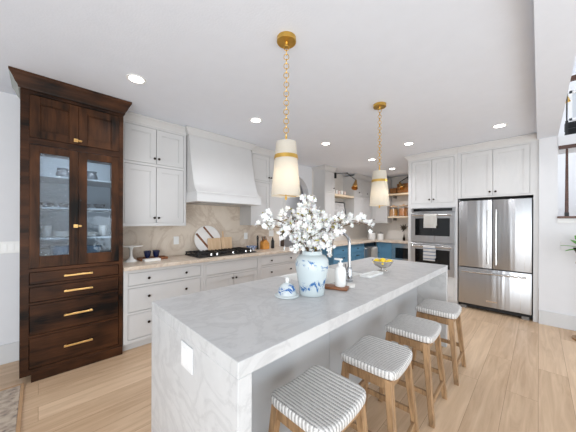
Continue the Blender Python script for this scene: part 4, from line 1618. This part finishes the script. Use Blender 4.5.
# ------------------------------------------------------------------ pendants
def pendant(x, y, label):
    p = thing('pendant_lamp', label, 'pendant lamp', (x, y, CZ - 0.0005), 0, 'pendants above the island')
    lt('canopy', M_BRASS, p, [(0, 0), (0.066, 0), (0.066, -0.027), (0.063, -0.030), (0.013, -0.0305), (0.010, -0.048), (0, -0.048)], 32)
    ztop = 1.947 - CZ
    z = -0.05
    k = 0
    zend = ztop + 0.035
    R0, R1 = 0.021, 0.0165
    n = int(round((z - zend) / 0.031))
    step = (z - zend) / n
    lk = None
    meshes = {}
    for k in range(n):
        zc = z - step * (k + 0.5)
        if k % 2 not in meshes:
            bm = bmesh.new()
            pts = []
            for i in range(16):
                a = 2 * PI * i / 16
                hh, ww = (0.0195, 0.0175) if k % 2 == 0 else (0.0185, 0.009)
                u, w = ww * math.cos(a), hh * math.sin(a)
                pts.append((u * 0.72, -u * 0.7, w) if k % 2 == 0 else (u * 0.7, u * 0.72, w))
            tube(bm, pts, 0.0027, 6, True)
            meshes[k % 2] = finish('chain_link', bm, M_BRASS, p, (0, 0, zc))
        else:
            c = meshes[k % 2].copy()
            C.objects.link(c)
            c.parent = p
            c.location = (0, 0, zc)
    zb_ = 1.578 - CZ
    rt_, rb_ = 0.068, 0.102
    B('stem', M_BRASS, p, lambda bm: tube(bm, [(0, 0, zend + 0.01), (0, 0, ztop - 0.02)], 0.007, 10))
    lt('lamp_shade', M_SHADE, p, [(rt_ - 0.002, ztop), (rt_, ztop), (rb_, zb_), (rb_ - 0.002, zb_), (rt_ - 0.002, ztop)], 40)
    t = (1.845 - 1.578) / (1.947 - 1.578)
    r1 = rb_ + (rt_ - rb_) * t
    lt('brass_band', M_BRASS, p, [(r1 - 0.001, -CZ + 1.856), (r1 + 0.003, -CZ + 1.856), (r1 + 0.006, -CZ + 1.830), (r1 + 0.002, -CZ + 1.830)], 40)
    B('finial', M_BRASS, p, lambda bm: (tube(bm, [(0, 0, ztop - 0.02), (0, 0, zb_ - 0.005)], 0.004, 8),
                                        lathe(bm, [(0, zb_ - 0.028), (0.007, zb_ - 0.024), (0.009, zb_ - 0.012), (0.006, zb_ - 0.004), (0, zb_ - 0.002)], 12),
                                        bar(bm, (-rb_ + 0.002, 0, zb_ + 0.004), (rb_ - 0.002, 0, zb_ + 0.004), 0.005, 0.004)))
    bm = bmesh.new()
    ico(bm, (0.018, -0.018, 1.735 - CZ), 0.026, 2)
    finish('bulb', bm, M_BULB, p)
    l = bpy.data.lights.new('pendant_light', 'POINT')
    l.energy, l.color, l.shadow_soft_size = 0.5, (1.0, 0.88, 0.72), 0.035
    lo = bpy.data.objects.new('pendant_light', l)
    C.objects.link(lo)
    lo.parent = p
    lo.location = (0.0, 0.0, 1.69 - CZ)
    return p


pendant(1.20, 1.225, 'nearer white shade pendant on brass chain, left above the vase')
pendant(2.58, 1.205, 'farther white shade pendant on brass chain above the lemon bowl')

# ------------------------------------------------------------------ recessed lights
cans = [(0.607, 2.516, 'round recessed ceiling light above the dark hutch'), (1.90, 2.475, 'round recessed ceiling light between the range hood and pendant'),
        (3.258, 2.416, 'round recessed ceiling light right of nearer pendant, before the arch'), (4.74, 2.374, 'round recessed ceiling light just left of the farther pendant chain'),
        (5.866, 2.43, 'farthest small recessed ceiling light, over the corner shelves'), (4.188, 1.472, 'round recessed ceiling light before the oven tower'),
        (4.236, 0.362, 'round recessed ceiling light above the refrigerator')]
for x, y, lab in cans:
    t = thing('recessed_light', lab, 'ceiling light', (x, y, CZ), 0, 'recessed ceiling lights')
    lt('trim_ring', M_PLATE, t, [(0.058, 0), (0.078, 0), (0.076, -0.006), (0.058, -0.004)], 28)
    lt('lens', M_CAN, t, [(0, -0.0035), (0.058, -0.0035), (0.058, -0.0005), (0, -0.0005)], 28)
    l = bpy.data.lights.new('downlight', 'SPOT')
    l.energy, l.color, l.spot_size, l.spot_blend, l.shadow_soft_size = (62 if x > 4.5 else 18), (0.97, 0.97, 1.0), math.radians(150), 0.9, 0.06
    lo = bpy.data.objects.new('downlight', l)
    C.objects.link(lo)
    lo.parent = t
    lo.location = (0, 0, -0.02)

# ------------------------------------------------------------------ things on the left counter
CT = 0.916
ck = thing('cake_stand', 'white pedestal cake stand on counter beside dark hutch', 'cake stand', (0.79, 3.48, CT))
lt('plate', M_WHITE, ck, [(0, 0.175), (0.03, 0.176), (0.125, 0.182), (0.127, 0.190), (0.123, 0.190), (0.03, 0.185), (0, 0.185)], 36)
lt('pedestal', M_WHITE, ck, [(0, 0), (0.07, 0), (0.066, 0.008), (0.035, 0.03), (0.017, 0.06), (0.015, 0.13), (0.03, 0.175), (0, 0.176)], 28)
tr = thing('serving_tray', 'dark wood tray under the two navy glasses', 'tray', (1.035, 3.50, CT))


def tray(bm):
    box(bm, -0.16, 0.16, -0.08, 0.08, 0, 0.012)
    for a in ((-0.16, 0.16, -0.08, -0.068), (-0.16, 0.16, 0.068, 0.08), (-0.16, -0.148, -0.068, 0.068), (0.148, 0.16, -0.068, 0.068)):
        box(bm, *a, 0.012, 0.028)


B('tray_body', M_ACACIA, tr, tray)
for x, lab in ((0.975, 'left navy blue glass goblet on the dark wood tray'), (1.077, 'right navy blue glass goblet on the dark wood tray')):
    g = lt('goblet', M_NAVY, None, [(0, 0), (0.032, 0), (0.026, 0.01), (0.022, 0.02), (0.032, 0.03), (0.043, 0.10), (0.039, 0.10), (0.026, 0.035), (0, 0.03)], 20, (x, 3.50, CT + 0.0125))
    tag(g, lab, 'glass', 'navy glasses on the tray')
tag(bx('book', M_CLOTH, None, -0.09, 0.09, -0.05, 0.05, 0, 0.028, loc=(0.985, 3.352, CT), bev=0.004), 'flat white book before the navy glasses', 'book')

ctp = thing('gas_cooktop', 'black gas cooktop with silver knobs set in the counter', 'cooktop', (1.50, 3.17, CT))
CW, CD = 0.96, 0.46
bx('top_plate', M_BLACK, ctp, 0, CW, 0, CD, 0, 0.014, bev=0.004)
for i in range(3):
    u0 = 0.012 + i * (CW - 0.024) / 3
    u1 = u0 + (CW - 0.024) / 3 - 0.006

    def grate(bm):
        for y in (0.10, 0.445):
            box(bm, u0, u1, y - 0.008, y + 0.008, 0.035, 0.053)
        for u in (u0, u1 - 0.016):
            box(bm, u, u + 0.016, 0.10, 0.445, 0.035, 0.053)
        for k in range(1, 5):
            u = u0 + (u1 - u0) * k / 5
            box(bm, u - 0.005, u + 0.005, 0.10, 0.445, 0.04, 0.053)
        box(bm, u0, u1, 0.267, 0.279, 0.036, 0.053)
        for u in (u0, u1 - 0.016):
            for y in (0.095, 0.434):
                box(bm, u, u + 0.016, y, y + 0.016, 0.012, 0.037)
    B('grate', M_BLACK, ctp, grate)
    uc = (u0 + u1) / 2
    for y in (0.18, 0.36):
        lt('burner', M_BLACK, ctp, [(0, 0.013), (0.045, 0.013), (0.045, 0.024), (0.03, 0.03), (0, 0.031)], 20, (uc, y, 0))
for u in (0.20, 0.29, 0.55, 0.78, 0.87):
    lt('knob', M_STEEL2, ctp, [(0, 0.013), (0.018, 0.013), (0.016, 0.045), (0, 0.047)], 18, (u, 0.045, 0))

# cutting boards leaning on the splash
rb = thing('cutting_board', 'round white marble board with two wooden inlay stripes', 'cutting board', (1.86, 3.585, CT))
rb.rotation_euler = (math.radians(-10), 0, 0)
R = 0.215


def disc(bm):
    n = 48
    prism(bm, [(R * math.cos(2 * PI * i / n), R + R * math.sin(2 * PI * i / n)) for i in range(n)], 'y', 0, 0.016)


B('marble_disc', M_STONEW, rb, disc, bev=0.002)
for off, wd in ((0.075, 0.028), (-0.085, 0.032)):
    def strp(bm):
        c, s = math.cos(math.radians(-52)), math.sin(math.radians(-52))
        hl = math.sqrt(R * R - (abs(off) + wd / 2) ** 2) - 0.004
        q = []
        for a, b in ((-hl, -wd / 2), (hl, -wd / 2), (hl, wd / 2), (-hl, wd / 2)):
            x, z = a, b + off
            q.append((x * c - z * s, R + x * s + z * c))
        prism(bm, q, 'y', -0.0025, 0.004)
    B('wood_stripe', M_ACACIA, rb, strp)


def board(label, x, y, w, h, handle, lean):
    t = thing('cutting_board', label, 'cutting board', (x, y, CT))
    t.rotation_euler = (math.radians(-lean), 0, 0)
    bx('board', M_BOARD, t, -w / 2, w / 2, 0, 0.018, 0, h, bev=0.004, seg=2)
    if handle:
        bx('handle', M_BOARD, t, -w / 2 + 0.03, -w / 2 + 0.055, 0.002, 0.016, h, h + 0.10, bev=0.004)


board('plain rectangular maple board leaning before the round marble board', 1.945, 3.555, 0.22, 0.23, False, 7)
board('maple paddle board with upright handle at right of the boards', 2.175, 3.58, 0.20, 0.235, True, 7)

bw = tag(lt('bowl', M_BOWLG, None, [(0, 0), (0.05, 0), (0.056, 0.01), (0.095, 0.065), (0.09, 0.067), (0.05, 0.016), (0, 0.014)], 28, (2.60, 3.50, CT)),
         'small blue and white patterned bowl right of cooktop', 'bowl')
kb = thing('knife_block', 'honey coloured knife block with dark handles right of cooktop', 'knife block', (2.87, 3.47, CT))
B('block', mat('honey_wood', (206, 142, 66), 0.5, var=0.2, scale=14), kb, lambda bm: prism(bm, [(-0.07, 0), (0.07, 0), (0.07, 0.10), (0.0, 0.17), (-0.07, 0.13)], 'y', -0.05, 0.05), bev=0.003)
for i in range(4):
    x = -0.05 + i * 0.028
    B('knife_handle', M_ACACIA if i % 2 else M_BLACK, kb, lambda bm: bar(bm, (x, -0.02, 0.12), (x - 0.03, -0.02, 0.22), 0.018, 0.016))
tag(lt('oil_bottle', M_BLACK, None, [(0, 0), (0.028, 0), (0.03, 0.01), (0.03, 0.13), (0.012, 0.17), (0.011, 0.20), (0, 0.20)], 18, (3.06, 3.47, CT)),
    'dark bottle right of the knife block', 'bottle')
tag(lt('pepper_mill', M_BLACK, None, [(0, 0), (0.022, 0), (0.018, 0.05), (0.014, 0.12), (0.02, 0.2), (0.012, 0.24), (0, 0.245)], 18, (2.75, 3.52, CT)),
    'slim black mill left of the knife block', 'mill')
hs = thing('sideboard', 'grey brown wooden stand seen through the arch', 'sideboard', (3.95, 4.6, 0))
bx('body', M_HALLWOOD, hs, -0.45, 0.5, 0, 0.4, 0.12, 1.28, bev=0.004)
bx('top', M_HALLWOOD, hs, -0.47, 0.52, -0.02, 0.42, 1.28, 1.31, bev=0.003)
for x in (-0.44, 0.44):
    for y in (0.01, 0.34):
        bx('leg', M_HALLWOOD, hs, x, x + 0.05, y, y + 0.05, 0, 0.12)

# ------------------------------------------------------------------ rug
rg = thing('rug', 'faded grey and beige patterned rug at lower left', 'rug', (-1.1, 2.2, 0.0))
bx('pile', M_RUG, rg, -0.9, 0.995, -1.4, 0.90, 0.0005, 0.011, bev=0.003)
B('binding', mat('tan_binding', (176, 140, 104), 0.9, var=0.1), rg, lambda bm: (box(bm, 0.995, 1.015, -1.42, 0.92, 0.0005, 0.0115), box(bm, -0.9, 0.995, 0.90, 0.92, 0.0005, 0.0115)))

# ------------------------------------------------------------------ stairwell things
rl = thing('stair_railing', 'dark wood and iron railing of the upstairs landing', 'railing', (WX + 0.05, -0.26, 2.5605))
bx('handrail', M_STAIRW, rl, -0.03, 0.03, -2.2, 0.02, 0.72, 0.78, bev=0.006)
for k in range(10):
    y = 0.0 - k * 0.11
    B('baluster', M_BLACK, rl, lambda bm: (tube(bm, [(0, y, 0), (0, y, 0.73)], 0.008, 8), box(bm, -0.014, 0.014, y - 0.014, y + 0.014, 0, 0.20)))
bl = thing('stair_baluster', 'single dark iron baluster standing on the half wall cap', 'baluster', (WX + 0.05, -0.262, 1.4905))
B('rod', M_STAIRW, bl, lambda bm: tube(bm, [(0, 0, 0), (0, 0, 0.94)], 0.012, 8, rads=[0.02, 0.012]))
bx('foot', M_BLACK, bl, -0.02, 0.02, -0.02, 0.02, 0, 0.05)
ac = thing('armchair', 'dark upholstered chair on the upstairs landing behind the railing', 'chair', (5.35, -0.50, 2.5605))
bx('seat', M_GAP, ac, -0.14, 0.14, -0.3, 0.24, 0.0, 0.16, bev=0.03, seg=2)
bx('backrest', M_GAP, ac, 0.06, 0.14, -0.3, 0.24, 0.16, 0.30, bev=0.02, seg=2)
sc2 = thing('wall_sconce', 'small brass cone lamp upstairs beside the bright window', 'wall lamp', (6.59, -0.315, 3.60))
bx('mount_plate', M_BLACK, sc2, -0.02, 0.0, -0.03, 0.03, -0.06, 0.06)
lt('lamp_shade', M_BRASS, sc2, [(0, 0.05), (0.02, 0.05), (0.07, -0.09), (0.065, -0.09), (0.016, 0.03), (0, 0.03)], 18, (-0.09, 0, 0))
B('arm', M_BLACK, sc2, lambda bm: tube(bm, [(0, 0, 0.03), (-0.09, 0, 0.05)], 0.006, 8))

# plant just entering the frame at right
pl = thing('potted_plant', 'green leafy potted plant entering the frame at right edge', 'plant', (4.60, -0.415, 0))
B('stand', M_OAK, pl, lambda bm: (lathe(bm, [(0, 0.0), (0.13, 0.0), (0.13, 0.02), (0.02, 0.03), (0.02, 0.90), (0.1, 0.91), (0.1, 0.93), (0, 0.93)], 20)))
lt('pot', M_BLACK, pl, [(0, 0.931), (0.05, 0.931), (0.09, 1.02), (0.125, 1.10), (0.12, 1.10), (0.085, 1.04), (0, 1.04)], 24)


def leaves(bm):
    rnd = random.Random(5)
    for i in range(16):
        a = 2 * PI * i / 16 + rnd.uniform(-0.2, 0.2)
        el = rnd.uniform(0.1, 1.1)
        d = Vector((math.cos(a) * math.cos(el), math.sin(a) * math.cos(el), math.sin(el)))
        Ln = rnd.uniform(0.19, 0.28)
        s = d.cross(Vector((0, 0, 1))).normalized()
        n_ = s.cross(d)
        b = Vector((0, 0, 1.09))
        w = 0.045
        prev = None
        for k in range(7):
            t = k / 6
            c = b + d * Ln * t - Vector((0, 0, 0.05 * t * t))
            ww = w * math.sin(PI * min(1, 0.08 + t * 0.92)) + 0.002
            row = [bm.verts.new(c - s * ww), bm.verts.new(c - n_ * 0.006), bm.verts.new(c + s * ww)]
            if prev:
                for q in range(2):
                    bm.faces.new((prev[q], prev[q + 1], row[q + 1], row[q]))
            prev = row


B('leaves', M_GREEN, pl, leaves)
